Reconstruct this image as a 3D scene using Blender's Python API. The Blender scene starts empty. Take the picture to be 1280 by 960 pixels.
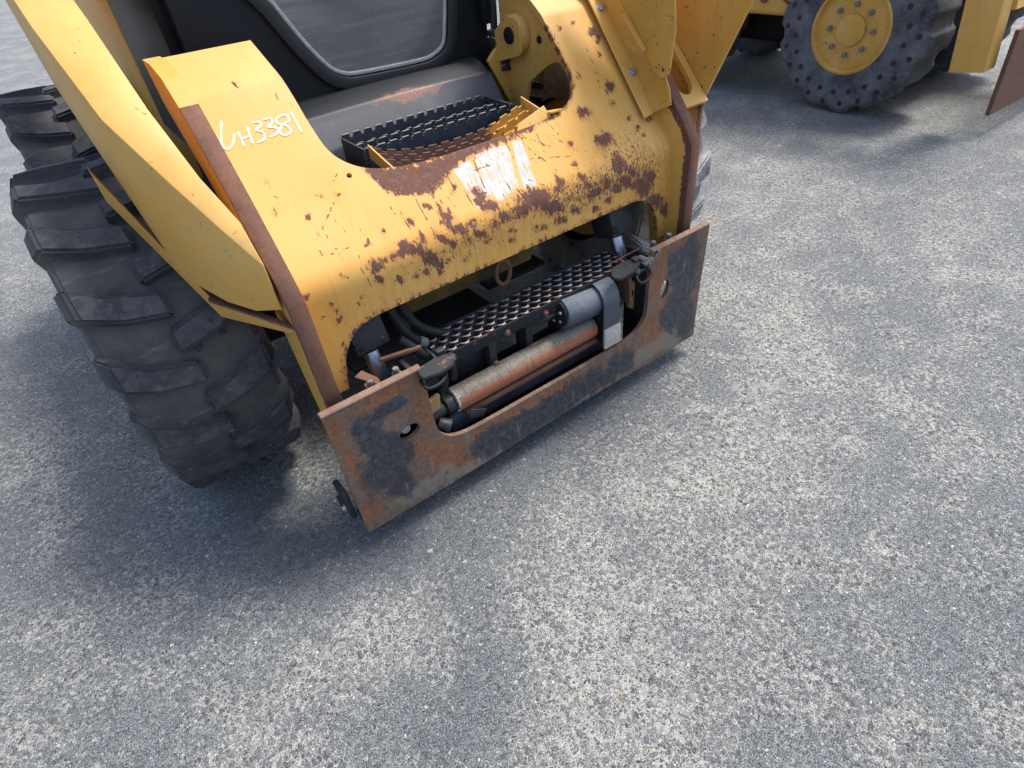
import bpy, bmesh, math, random
import numpy as np
from mathutils import Vector, Matrix, geometry
random.seed(7); rng = np.random.default_rng(7)
PI = math.pi
sc = bpy.context.scene
COL = sc.collection

# ---------------------------------------------------------------- camera, world, sun, exposure
cam = bpy.data.cameras.new('camera'); camo = bpy.data.objects.new('camera', cam); COL.objects.link(camo)
RR = [[0.7960853, -0.5990209, -0.0861518], [-0.4429524, -0.4797454, -0.7573886], [0.4123606, 0.6411071, -0.6472560]]
M = Matrix(((RR[0][0], -RR[1][0], -RR[2][0], -0.71003), (RR[0][1], -RR[1][1], -RR[2][1], -0.90348),
            (RR[0][2], -RR[1][2], -RR[2][2], 1.17718), (0, 0, 0, 1)))
camo.matrix_world = M
cam.sensor_width = 36.0; cam.lens = 717.73 / 1280 * 36; cam.clip_start = 0.02; cam.clip_end = 2000
sc.camera = camo
SUN_EL, SUN_AZ = math.radians(64), math.radians(84)      # azimuth from +Y towards +X
w = bpy.data.worlds.new('World'); sc.world = w; w.use_nodes = True
nt = w.node_tree; nt.nodes.clear()
sky = nt.nodes.new('ShaderNodeTexSky'); sky.sky_type = 'NISHITA'; sky.sun_disc = False
sky.sun_elevation = SUN_EL; sky.sun_rotation = SUN_AZ; sky.dust_density = 3.5; sky.air_density = 1.0; sky.ozone_density = 1.0
bg = nt.nodes.new('ShaderNodeBackground'); bg.inputs['Strength'].default_value = 0.12
wo = nt.nodes.new('ShaderNodeOutputWorld')
nt.links.new(sky.outputs[0], bg.inputs['Color']); nt.links.new(bg.outputs[0], wo.inputs['Surface'])
sl = bpy.data.lights.new('sun', 'SUN'); sl.energy = 1.5; sl.angle = math.radians(13); sl.color = (1, 0.955, 0.89)
so = bpy.data.objects.new('sun', sl); COL.objects.link(so)
sdir = Vector((math.sin(SUN_AZ) * math.cos(SUN_EL), math.cos(SUN_AZ) * math.cos(SUN_EL), math.sin(SUN_EL)))
so.rotation_euler = sdir.to_track_quat('Z', 'Y').to_euler(); so.location = sdir * 20
sc.view_settings.view_transform = 'Standard'; sc.view_settings.look = 'None'
sc.view_settings.exposure = 1.42; sc.view_settings.gamma = 1

# ---------------------------------------------------------------- wear tables, GRD also holds painted ground shade (metres on the surface they belong to)
RB = [(0.3151, 0.3169, 33.7548, -22.3699, -15.2101, -49.5914), (0.3036, 0.4008, 39.2111, -48.1725, -41.5216, -56.0892), (0.4572, 0.5906, 72.1394, -47.2954, -18.6621, -85.8539), (0.4213, 0.4437, 71.5954, -47.7435, -22.647, -86.6502), (0.3645, 0.6221, 127.4974, -80.9849, -31.4568, -146.9331), (0.4155, 0.6273, 123.9437, -79.7925, -30.3374, -144.8116), (0.3253, 0.2508, 10.2816, -41.5316, -46.5035, -12.2588), (0.3646, 0.2209, 21.161, -20.5536, -50.0753, -73.3806), (0.3431, 0.2029, 39.2669, 2.303, -18.3682, -61.0036), (0.4068, 0.1646, 36.2851, 25.8945, 3.0526, -27.8833), (0.4604, 0.1148, 25.1322, -11.9567, -27.1121, -47.7753), (0.4318, 0.1846, 50.4506, 16.4013, -8.1, -46.1044), (0.5001, 0.0744, 61.6513, 7.6461, -15.8452, -47.5793), (0.0605, 0.2437, 20.4521, 2.7727, -7.2234, -40.5398), (0.1016, 0.2149, 29.2821, -1.5669, -16.8538, -51.1692), (0.0203, 0.2342, 33.5352, 10.1992, -2.3139, -72.8255), (0.2151, 0.2297, 42.8261, -0.0277, -31.2438, -102.0125), (0.2415, 0.2057, 40.5838, 17.3999, -3.5791, -93.065), (0.2005, 0.2892, 79.0675, -50.9404, -37.5999, -115.4146), (0.2222, 0.3389, 98.5028, -63.2715, -35.4051, -114.698), (0.1309, 0.2504, 68.2252, -43.368, -32.5154, -94.2856), (0.2029, 0.2538, 28.6532, -70.1981, -92.6954, -47.438), (0.1427, 0.2612, 27.2782, -45.9409, -85.5136, -69.2971), (-0.2956, 0.2464, 35.6117, -4.1923, 10.8997, -105.2323), (-0.3275, 0.2445, 59.6923, 5.8138, -3.691, -115.2812), (-0.3499, 0.241, 67.2788, 5.6367, -2.7803, -82.6451), (-0.2598, 0.2416, 40.239, -17.7519, -33.3035, -58.3813), (-0.2314, 0.2123, 45.0844, -31.3849, -46.3108, -58.3116), (-0.2348, 0.2542, 22.1205, -74.4921, -106.2554, -23.2499), (-0.2159, 0.191, 70.8962, -14.1233, -34.7672, -86.9894), (-0.2788, 0.2601, 72.1661, -77.5297, -54.6312, -57.8271), (-0.192, 0.2416, 37.2309, -39.8354, -85.2528, -85.4011), (-0.1641, 0.275, 9.1462, -65.8376, -65.9459, -1.36), (-0.1502, 0.2466, 37.4703, -30.7837, -46.3366, -76.5176), (-0.1184, 0.2482, 51.676, -9.0662, -2.5654, -96.0595), (-0.103, 0.2203, 46.8264, -6.9876, -38.3052, -106.008), (-0.0589, 0.2272, 41.0505, 10.5039, -3.6327, -103.7152), (-0.0356, 0.2379, 45.2484, -5.3706, -30.3194, -89.0646), (-0.1755, 0.2226, 82.013, -15.0298, -40.1646, -107.3539), (-0.2157, 0.1716, 122.6341, -24.2023, -52.4492, -127.846), (-0.0846, 0.1983, 70.6742, 16.7167, -7.6709, -169.1633), (-0.0177, 0.1973, 66.1074, 6.0297, -34.7105, -170.7046), (-0.1352, 0.217, 68.2052, -11.1866, -48.974, -132.658), (-0.2408, 0.2978, 105.4978, -58.9459, -39.7432, -106.503), (-0.1929, 0.3181, 69.4865, -75.2533, -88.1095, -98.2855), (-0.1684, 0.292, 107.1914, -18.4663, -0.7985, -65.1492), (-0.1216, 0.3277, 132.8767, -146.882, -41.8208, -47.9822), (-0.0713, 0.2923, 35.3013, -54.6825, -55.5751, -42.3596), (-0.0589, 0.2699, 46.3773, -27.6754, -22.5334, -62.5932), (-0.0714, 0.3102, 78.5569, -46.3313, -29.1826, -83.8219), (-0.3187, 0.1208, 127.4431, -30.4384, -56.8792, -122.531), (-0.3981, 0.1882, 187.3911, -52.9971, -78.9642, -177.2038), (-0.3496, 0.3999, 290.7839, -153.4213, -64.7644, -184.6279), (-0.4238, 0.3766, 167.5582, -163.6828, -101.6346, -106.7073), (-0.3813, 0.4074, 149.017, -77.6267, -65.7649, -186.7794), (-0.4624, 0.4671, 213.5482, -106.7995, -65.5273, -192.5833), (-0.4772, 0.4067, 337.102, -52.022, 3.9344, -131.1655), (-0.4256, 0.6673, 331.5234, -106.1716, -7.193, -119.2338), (-0.46, 0.2012, 212.4155, 36.8915, 16.5358, -112.6461), (-0.4551, 0.1841, 194.7235, -60.0648, -82.3591, -177.4207), (-0.4241, 0.3381, 303.4505, -157.6943, -54.5741, -142.2309), (-0.4197, 0.2448, 79.4388, -60.3503, -141.8816, -157.7813), (-0.3298, 0.6702, 113.2986, -117.7714, -70.1978, -37.4802), (-0.4829, 0.1821, 198.4423, -63.6812, -84.0829, -177.4878), (-0.4547, 0.163, 152.0411, -114.2952, -85.9967, -85.6355), (-0.345, 0.2878, 188.982, -102.0187, -53.9981, -138.1217), (-0.3032, 0.299, 183.7879, -100.4735, -51.8553, -136.0794), (-0.3512, 0.2089, 91.8492, -24.2232, -45.5697, -108.2282), (-0.3094, 0.1913, 105.8258, -25.6446, -44.4706, -105.6177), (-0.2725, 0.1854, 85.6555, -19.2465, -54.2824, -130.6042), (-0.2435, 0.183, 100.6383, -21.2511, -53.2607, -129.824), (-0.1915, 0.1909, 122.056, -22.9454, -51.3087, -130.0726), (-0.1467, 0.1732, 117.2957, -19.4667, -50.0939, -126.9932), (-0.4078, 0.1794, 305.2738, 14.4619, -8.0359, -137.5395), (-0.5003, 0.2338, 100.3147, -78.386, -112.8374, -115.1364), (-0.4931, 0.2359, 207.758, -69.3622, -83.6923, -189.2652), (0.4187, 0.4398, 59.5367, -74.5545, -38.2572, -54.2848), (0.4621, 0.5685, 112.0499, -102.3181, -22.3499, -54.4439), (0.4406, 0.5315, 120.0239, -79.1742, -20.2711, -86.2256), (0.2813, 0.487, 130.4835, -82.9431, -39.0157, -150.4126), (0.3402, 0.4898, 126.1226, -81.5016, -28.1805, -110.8874), (0.3974, 0.3995, 89.9518, -60.0781, -30.0699, -109.0218), (0.4259, 0.35, 95.6422, -123.9341, -47.3612, -64.9745), (0.4351, 0.3172, 93.9937, -123.5867, -47.7121, -64.7952), (0.4838, 0.3287, 84.4922, -58.5826, -40.9778, -141.8116), (0.4399, 0.2949, 114.6978, -79.0766, -43.3619, -143.5318), (0.0627, 0.1746, 49.6334, 15.7884, -4.8394, -95.0079), (0.1244, 0.1733, 66.0239, -2.7778, -28.1955, -81.7028), (0.1758, 0.1824, 55.1247, -1.0293, -32.6937, -98.1711), (0.242, 0.1603, 61.2507, 0.7108, -31.7455, -95.3238), (0.2829, 0.172, 60.1434, 1.8251, -30.8566, -95.7843), (0.3099, 0.1945, 51.268, 2.2091, -25.0614, -81.1354), (0.2761, 0.219, 61.66, 1.7155, -25.2501, -83.3836), (-0.0202, 0.1745, 86.6144, -9.3734, -46.1871, -125.109)]
UBAND = [(-0.2759, 0.4426), (-0.2641, 0.4108), (-0.2515, 0.3767), (-0.2332, 0.359), (-0.2014, 0.3478), (-0.1679, 0.338), (-0.1445, 0.3512), (-0.1254, 0.3563), (-0.095, 0.3737), (-0.0406, 0.3879), (0.0002, 0.3911), (0.0812, 0.3991), (0.1499, 0.4038), (0.1611, 0.4219), (-0.0027, 0.4083), (-0.0881, 0.407), (-0.1689, 0.4057), (-0.2201, 0.4168)]
STK = [[(-0.095, 0.3737), (-0.0772, 0.3757), (-0.0662, 0.3801), (-0.0481, 0.3822), (-0.0461, 0.3495), (-0.0456, 0.3213), (-0.0471, 0.2897), (-0.076, 0.2701), (-0.0874, 0.2723), (-0.0879, 0.3001), (-0.0899, 0.3325)], [(-0.0334, 0.3856), (-0.0128, 0.3912), (0.0134, 0.3911), (0.059, 0.3851), (0.0515, 0.3502), (0.036, 0.3099), (0.0369, 0.289), (0.0099, 0.2819), (-0.0243, 0.2696), (-0.0403, 0.2793), (-0.0428, 0.3043), (-0.0385, 0.355)], [(0.0748, 0.3885), (0.1003, 0.3849), (0.0896, 0.3295), (0.079, 0.2746), (0.0593, 0.273), (0.0441, 0.2783), (0.0541, 0.3245)]]
SCR = [[(0.1523, 0.4117), (0.1466, 0.3793), (0.1415, 0.3404)], [(0.0929, 0.4144), (0.1107, 0.3522), (0.1491, 0.2868)], [(0.1867, 0.4124), (0.2044, 0.366)], [(0.099, 0.3979), (0.1379, 0.3691), (0.1796, 0.3348)], [(-0.0939, 0.3398), (-0.0948, 0.3026), (-0.0915, 0.2619)], [(-0.0374, 0.3788), (-0.0452, 0.3292), (-0.0499, 0.2887)], [(-0.3278, 0.4413), (-0.3591, 0.4176)], [(-0.3618, 0.3897), (-0.4059, 0.3506)], [(-0.3604, 0.3892), (-0.4103, 0.3487)], [(-0.4103, 0.3487), (-0.4065, 0.2729)], [(-0.4233, 0.292), (-0.4013, 0.2956), (-0.3828, 0.2919)], [(-0.3807, 0.3572), (-0.3699, 0.3065), (-0.373, 0.2522)], [(-0.3858, 0.2574), (-0.373, 0.2144), (-0.3706, 0.1836)], [(-0.3462, 0.3444), (-0.3446, 0.3148)], [(-0.1129, 0.3639), (-0.1184, 0.2835)], [(-0.1577, 0.3209), (-0.1517, 0.2415)], [(-0.0128, 0.3912), (-0.0125, 0.2451)], [(-0.4742, 0.4125), (-0.4755, 0.3975)], [(-0.4626, 0.4637), (-0.4638, 0.4364), (-0.4546, 0.4297)], [(-0.3527, 0.2368), (-0.3489, 0.1968), (-0.3264, 0.1984)], [(0.0619, 0.4049), (0.0541, 0.3245)], [(-0.0646, 0.3577), (0.018, 0.3507)], [(0.0803, 0.3409), (0.2057, 0.3092)], [(0.1836, 0.3723), (0.2315, 0.3097)], [(0.0633, 0.2945), (0.1273, 0.2414), (0.2151, 0.1898)], [(-0.3469, 0.6265), (-0.3445, 0.5987)], [(-0.3579, 0.6438), (-0.3635, 0.6166)], [(-0.3381, 0.2942), (-0.341, 0.2627)], [(-0.2489, 0.3308), (-0.2512, 0.2792)], [(-0.2067, 0.3383), (-0.2055, 0.2429)], [(0.4129, 0.5565), (0.4058, 0.5121)], [(0.3601, 0.3644), (0.3598, 0.3145)], [(0.4269, 0.3683), (0.4291, 0.275)], [(0.0055, 0.3854), (0.0099, 0.2819)], [(-0.2654, 0.348), (-0.2635, 0.3212)], [(0.4022, 0.4901), (0.3825, 0.4311)], [(0.2656, 0.4624), (0.2653, 0.4139)], [(-0.4144, 0.2708), (-0.4135, 0.2315)], [(-0.4327, 0.3309), (-0.4371, 0.2941)], [(-0.141, 0.315), (-0.132, 0.2884)], [(-0.3012, 0.2251), (-0.2752, 0.173), (-0.2358, 0.1721)]]
DEN = [(-0.1253, 0.2133, 3.9246, 1.3273, 1.2888, -15.767, 0.8), (0.2282, 0.2198, 4.5545, 2.5646, 1.1341, -14.9474, 1.0), (-0.1899, 0.1998, 3.31, 0.9766, 1.0109, -12.7418, 0.6), (0.3932, 0.2207, 6.9221, 0.5715, -2.3584, -8.2012, 0.9), (0.1609, 0.3364, 7.2417, -1.3752, 0.0337, -13.185, 0.35), (-0.3729, 0.1616, 8.3868, 1.878, 1.7149, -12.9628, 0.55), (-0.3426, 0.2597, 9.9662, 0.1864, 2.2452, -15.77, 0.35), (0.4271, 0.507, 7.2227, -4.7682, -1.3142, -5.4088, 0.25), (-0.0141, 0.2306, 4.3433, 1.7926, 1.8827, -22.4066, 0.8)]
TXT = [[(-0.4807, 0.6039), (-0.4996, 0.5651), (-0.4983, 0.5493), (-0.4842, 0.5535), (-0.4713, 0.5736)], [(-0.4632, 0.5747), (-0.4659, 0.5444)], [(-0.4433, 0.5809), (-0.4495, 0.5462)], [(-0.4659, 0.5599), (-0.4448, 0.5622)], [(-0.4313, 0.5861), (-0.4169, 0.5836), (-0.4193, 0.5756), (-0.4313, 0.5704), (-0.4213, 0.5621), (-0.4246, 0.5491), (-0.4407, 0.5452)], [(-0.409, 0.5867), (-0.3943, 0.5842), (-0.3976, 0.5745), (-0.4076, 0.5704), (-0.3938, 0.5627), (-0.3971, 0.5531), (-0.4135, 0.5492)], [(-0.3621, 0.5803), (-0.3692, 0.5859), (-0.3845, 0.5813), (-0.3877, 0.5716), (-0.3752, 0.5644), (-0.3707, 0.5505), (-0.3854, 0.5442), (-0.3921, 0.5534), (-0.3808, 0.566), (-0.3655, 0.5705), (-0.3621, 0.5803)], [(-0.3524, 0.5865), (-0.3527, 0.5632), (-0.3536, 0.5418)]]
HOLE = [(-0.3095, 0.4297)]
PBLK = [(-0.4903, 0.2202, 10.8038, -7.2062, -18.0247, -12.5605), (-0.494, 0.2963, 23.5167, -6.3007, -11.7951, -16.5315), (-0.4523, 0.2665, 11.1823, -11.4741, -26.9653, -15.1544), (-0.5038, 0.3638, 23.5927, 3.1234, 2.0131, -37.1082), (-0.4346, 0.377, 21.026, 3.669, 3.1465, -55.0218), (-0.4719, 0.1437, 23.3341, -5.6545, -19.6911, -24.3514), (-0.1196, 0.1062, 7.2648, 2.3524, 0.0051, -19.1067), (-0.197, 0.1144, 10.8618, 3.0972, 0.0504, -19.6593), (0.0191, 0.1061, 6.7458, 2.666, 0.0043, -18.4102), (0.1378, 0.1091, 9.5249, 4.3532, 0.0198, -20.4524), (0.2471, 0.1213, 16.4451, 8.4972, 0.093, -23.4364), (0.494, 0.2946, 16.2726, -1.2461, -4.7424, -8.7053), (0.4938, 0.1853, 15.6547, 2.3926, -5.4425, -11.6649), (0.5058, 0.3663, 22.2238, -1.6481, -6.8729, -13.5119), (0.433, 0.3704, 38.8, 5.3663, -8.1311, -20.3443), (0.4529, 0.1759, 20.4619, 2.7711, -11.9088, -24.8842)]
PRST = [(-0.5588, 0.3894, 41.0267, -12.6552, -14.8663, -21.8991), (-0.553, 0.2888, 75.5199, -1.6315, -3.1123, -14.0813), (-0.4434, 0.4164, 15.1098, 2.2121, 1.3725, -58.0297), (-0.361, 0.3545, 37.7298, -2.2071, -5.0114, -12.7703), (-0.4081, 0.235, 19.6692, -4.4196, -19.0624, -26.7171), (-0.3361, 0.1553, 16.6429, -3.1287, -12.7132, -17.3796), (-0.2749, 0.0955, 25.329, -4.0303, -24.4524, -33.013), (-0.1399, 0.1633, 7.4934, 2.3244, -0.5437, -65.1084), (0.0215, 0.1629, 6.8574, 2.7101, -0.5034, -62.3045), (0.3875, 0.3519, 35.2313, -4.1902, -6.4574, -11.8459), (0.4198, 0.2198, 29.5687, 3.6671, -16.8463, -36.1066), (0.3764, 0.1559, 21.0881, 2.1728, -8.672, -17.228), (-0.5513, 0.1211, 40.3261, -10.9726, -28.8746, -33.0972), (0.4558, 0.4334, 11.7169, 7.6888, -0.7106, -60.5727), (0.1225, 0.082, 19.046, 8.1921, -1.6643, -56.8405), (-0.2406, 0.1592, 41.0058, -6.119, -40.0866, -58.3208)]
PGRY = [(-0.4162, 0.0986, 11.4264, 1.9466, -0.0644, -33.0239), (-0.2526, 0.0789, 7.7424, 1.9492, -0.3825, -51.6119), (0.0178, 0.0767, 5.0171, 1.9501, -0.3585, -47.9415), (0.3304, 0.106, 6.9144, 4.031, 1.3465, -29.4896), (0.4521, 0.1027, 16.3042, 9.832, -0.4879, -22.2745), (-0.3458, 0.1037, 30.2696, -5.6904, -18.1997, -23.6665), (-0.5179, 0.3134, 146.9375, -9.8587, -7.0307, -21.4187)]
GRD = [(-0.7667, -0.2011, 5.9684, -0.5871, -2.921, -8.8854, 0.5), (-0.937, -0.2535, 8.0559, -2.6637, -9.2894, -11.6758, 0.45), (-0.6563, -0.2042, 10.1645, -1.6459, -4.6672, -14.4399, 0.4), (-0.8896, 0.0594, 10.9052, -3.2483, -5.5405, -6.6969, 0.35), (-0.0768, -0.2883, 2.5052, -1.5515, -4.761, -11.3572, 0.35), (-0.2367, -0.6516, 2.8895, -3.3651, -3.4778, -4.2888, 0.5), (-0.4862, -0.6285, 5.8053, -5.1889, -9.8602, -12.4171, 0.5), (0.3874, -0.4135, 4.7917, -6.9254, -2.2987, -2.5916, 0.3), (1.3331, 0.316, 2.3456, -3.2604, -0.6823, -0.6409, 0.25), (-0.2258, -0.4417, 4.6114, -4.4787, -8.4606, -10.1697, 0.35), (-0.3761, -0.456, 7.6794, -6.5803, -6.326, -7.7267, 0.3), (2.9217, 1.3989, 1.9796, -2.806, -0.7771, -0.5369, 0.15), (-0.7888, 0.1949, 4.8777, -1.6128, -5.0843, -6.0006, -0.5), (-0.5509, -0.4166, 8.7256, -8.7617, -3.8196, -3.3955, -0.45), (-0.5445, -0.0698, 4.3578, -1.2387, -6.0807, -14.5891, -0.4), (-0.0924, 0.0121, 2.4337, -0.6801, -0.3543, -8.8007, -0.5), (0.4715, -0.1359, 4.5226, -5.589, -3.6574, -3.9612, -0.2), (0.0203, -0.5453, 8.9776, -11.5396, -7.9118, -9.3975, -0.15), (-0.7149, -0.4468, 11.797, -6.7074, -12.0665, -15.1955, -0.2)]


# ---------------------------------------------------------------- material helpers
class NB:
    def __init__(s, name):
        s.m = bpy.data.materials.new(name); s.m.use_nodes = True
        s.t = s.m.node_tree; s.t.nodes.clear()
        s.out = s.n('ShaderNodeOutputMaterial'); s.b = s.n('ShaderNodeBsdfPrincipled')
        s.t.links.new(s.b.outputs[0], s.out.inputs['Surface'])
    def n(s, ty, **k):
        nd = s.t.nodes.new(ty)
        for a, v in k.items(): setattr(nd, a, v)
        return nd
    def set(s, inp, v):
        if isinstance(v, bpy.types.NodeSocket): s.t.links.new(v, inp)
        elif isinstance(v, (tuple, list)) and len(v) == 3 and inp.type == 'RGBA': inp.default_value = (*v, 1)
        else: inp.default_value = v
    def coord(s, attr=None):
        if attr: return s.n('ShaderNodeAttribute', attribute_name=attr).outputs['Vector']
        return s.n('ShaderNodeTexCoord').outputs['Object']
    def attr(s, a): return s.n('ShaderNodeAttribute', attribute_name=a).outputs['Fac']
    def mp(s, v, scale=(1, 1, 1), loc=(0, 0, 0), rot=(0, 0, 0)):
        nd = s.n('ShaderNodeMapping'); s.set(nd.inputs['Vector'], v)
        nd.inputs['Scale'].default_value = scale; nd.inputs['Location'].default_value = loc; nd.inputs['Rotation'].default_value = rot
        return nd.outputs[0]
    def noise(s, v, scale, det=4, rough=.6, dist=0):
        nd = s.n('ShaderNodeTexNoise'); s.set(nd.inputs['Vector'], v)
        nd.inputs['Scale'].default_value = scale; nd.inputs['Detail'].default_value = det
        nd.inputs['Roughness'].default_value = rough; nd.inputs['Distortion'].default_value = dist
        return nd.outputs['Fac']
    def vor(s, v, scale, feat='F1', out='Distance', rnd=1):
        nd = s.n('ShaderNodeTexVoronoi', feature=feat); s.set(nd.inputs['Vector'], v)
        nd.inputs['Scale'].default_value = scale
        nd.inputs['Randomness'].default_value = rnd
        return nd.outputs[out]
    def math(s, op, a, b=0, c=0, clamp=False):
        nd = s.n('ShaderNodeMath', operation=op, use_clamp=clamp)
        s.set(nd.inputs[0], a); s.set(nd.inputs[1], b); s.set(nd.inputs[2], c); return nd.outputs[0]
    def ramp(s, f, a, b, lo=0, hi=1):
        nd = s.n('ShaderNodeMapRange'); s.set(nd.inputs['Value'], f)
        nd.inputs['From Min'].default_value = a; nd.inputs['From Max'].default_value = b
        nd.inputs['To Min'].default_value = lo; nd.inputs['To Max'].default_value = hi
        return nd.outputs['Result']
    def mix(s, f, a, b, mode='MIX'):
        nd = s.n('ShaderNodeMix', data_type='RGBA', blend_type=mode)
        s.set(nd.inputs[0], f); s.set(nd.inputs[6], a); s.set(nd.inputs[7], b); return nd.outputs[2]
    def sep(s, v): 
        nd = s.n('ShaderNodeSeparateXYZ'); s.set(nd.inputs[0], v); return nd.outputs
    def bump(s, h, strength=.3, dist=.002):
        nd = s.n('ShaderNodeBump'); s.set(nd.inputs['Height'], h)
        nd.inputs['Strength'].default_value = strength; nd.inputs['Distance'].default_value = dist
        s.t.links.new(nd.outputs[0], s.b.inputs['Normal'])
    def fin(s, col, rough, metal=0, spec=.5):
        s.set(s.b.inputs['Base Color'], col); s.set(s.b.inputs['Roughness'], rough); s.set(s.b.inputs['Metallic'], metal)
        s.set(s.b.inputs['Specular IOR Level'], spec); return s.m

YEL = (0.60, 0.320, 0.062); YEL2 = (0.64, 0.375, 0.105); RUST = (0.105, 0.040, 0.022); RUST2 = (0.22, 0.085, 0.035)
def paint(name, sheet=False, amount=0.0, dirt=.25, base=YEL):
    k = NB(name)
    c = k.coord('pst') if sheet else k.coord()
    big = k.noise(c, 5, 3, .5); mid = k.noise(c, 28, 5, .65); fine = k.noise(c, 240, 4, .7)
    col = k.mix(k.ramp(big, .35, .7), base, YEL2)
    # faint soiling and rain streaks
    st = k.noise(k.mp(c, (60, 4, 4) if sheet else (50, 50, 4)), 1.0, 4, .6)
    col = k.mix(k.ramp(st, .5, .8, 0, .22), col, (0.42, 0.22, 0.045))
    col = k.mix(k.ramp(mid, .55, .8, 0, dirt), col, (0.30, 0.20, 0.09))
    n2 = k.noise(k.mp(c, (70, 38, 38)) if sheet else c, 1.0 if sheet else 55, 6, .72)
    if sheet:
        rf = k.attr('rust'); den = k.attr('dens'); scr = k.attr('scr'); stk = k.attr('stk')
        # white remains of a torn decal
        sm = k.math('ADD', stk, k.math('MULTIPLY', k.math('SUBTRACT', n2, .5), .55))
        sm = k.ramp(sm, .49, .52)
        gap = k.noise(k.mp(c, (190, 22, 10), rot=(0, 0, .25)), 1.0, 3, .6)
        sm = k.math('MULTIPLY', sm, k.math('MULTIPLY', k.ramp(gap, .57, .60, 1, 0), k.ramp(k.noise(k.mp(c, (120, 80, 80)), 1.0, 5, .7), .62, .65, 1, 0)))
        col = k.mix(sm, col, k.mix(k.ramp(mid, .4, .7), (.50, .50, .485), (.38, .385, .375)))
        # orange bleeding under the rust
        halo = k.math('ADD', rf, k.math('MULTIPLY', k.math('SUBTRACT', st, .42), 1.1))
        st2 = k.noise(k.mp(c, (120, 9, 9), loc=(2, 2, 2)), 1.0, 4, .65)
        hal2 = k.math('MULTIPLY', k.ramp(st2, .47, .66), k.math('MULTIPLY', den, .85))
        col = k.mix(k.math('MAXIMUM', k.ramp(halo, .30, .62, 0, .6), hal2), col, (0.50, 0.185, 0.04))
        n5 = k.noise(k.mp(c, (75, 34, 34), loc=(7, 2, 0)), 1.0, 8, .80, .5)
        f1 = k.math('ADD', rf, k.math('ADD', k.math('MULTIPLY', k.math('SUBTRACT', n2, .5), 1.5), k.math('MULTIPLY', k.math('SUBTRACT', n5, .5), 3.4)))
        m1 = k.math('MULTIPLY', k.ramp(f1, .50, .525), k.ramp(rf, .06, .10))
        n3 = k.noise(k.mp(c, (150, 95, 95)), 1.0, 4, .65)
        thr = k.ramp(den, 0, 1, .77, .535)
        m2 = k.ramp(k.math('SUBTRACT', n3, thr), 0, .012)
        n4 = k.noise(k.mp(c, (330, 60, 60), loc=(3, 1, 0)), 1.0, 3, .6)
        m3 = k.ramp(k.math('SUBTRACT', n4, k.ramp(den, 0, 1, .79, .565)), 0, .012)
        jit = k.math('MULTIPLY', k.math('SUBTRACT', n3, .5), .004)
        wd = k.ramp(n3, .38, .6, .0006, .0026)
        m4 = k.math('LESS_THAN', k.math('ADD', scr, jit), wd)
        n6 = k.noise(k.mp(c, (210, 48, 48), loc=(1, 5, 0)), 1.0, 5, .7, .3)
        m5 = k.ramp(k.math('SUBTRACT', n6, k.ramp(den, 0, 1, .80, .545)), 0, .012); m2 = k.math('MAXIMUM', m2, m5)
        m = k.math('MAXIMUM', k.math('MAXIMUM', m1, m2), k.math('MAXIMUM', m3, k.math('MULTIPLY', m4, .85)))
    else:
        thr = .80 - amount * .25
        m = k.ramp(k.noise(c, 70, 5, .65), thr, thr + .015)
        eg = k.attr('edge')
        me = k.ramp(k.math('ADD', eg, k.math('MULTIPLY', k.math('SUBTRACT', n2, .5), .9)), .62, .66)
        m = k.math('MAXIMUM', m, me)
    rc = k.mix(k.ramp(fine, .35, .7), RUST, k.mix(k.ramp(mid, .35, .7), (.12, .065, .058), RUST2))
    rc = k.mix(k.ramp(k.noise(c, 60, 4, .7), .5, .7, 0, .6), rc, (.17, .125, .125))
    if sheet: col = k.mix(k.math('MULTIPLY', k.ramp(f1, .40, .47), k.math('MULTIPLY', k.ramp(rf, .06, .10), .55)), col, (.40, .20, .07))
    col = k.mix(m, col, rc)
    k.bump(k.math('ADD', k.math('MULTIPLY', m, -.6), k.math('MULTIPLY', fine, k.ramp(m, 0, 1, .08, .7))), .55, .0012)
    return k.fin(col, k.ramp(m, 0, 1, .52, .85), 0, .4)

def rusty(name, a=(0.12, 0.055, 0.038), b=(0.24, 0.11, 0.06), c3=(.06, .035, .03), yel=None):
    k = NB(name); c = k.coord()
    n1 = k.noise(c, 22, 5, .6); n2 = k.noise(c, 260, 4, .75); n3 = k.noise(c, 70, 4, .6)
    col = k.mix(k.ramp(n1, .3, .7), a, b); col = k.mix(k.ramp(n3, .5, .75, 0, .8), col, c3)
    col = k.mix(k.ramp(n2, .3, .75, 0, .55), col, (.23, .125, .08))
    if yel is not None: col = k.mix(k.ramp(k.math('ADD', k.sep(c)[0], k.math('MULTIPLY', k.math('SUBTRACT', n3, .5), .16)), yel, yel + .008), col, k.mix(k.ramp(n1, .4, .7), YEL, (.40, .22, .04)))
    k.bump(n2, .5, .0012); return k.fin(col, .82, 0, .3)

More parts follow.
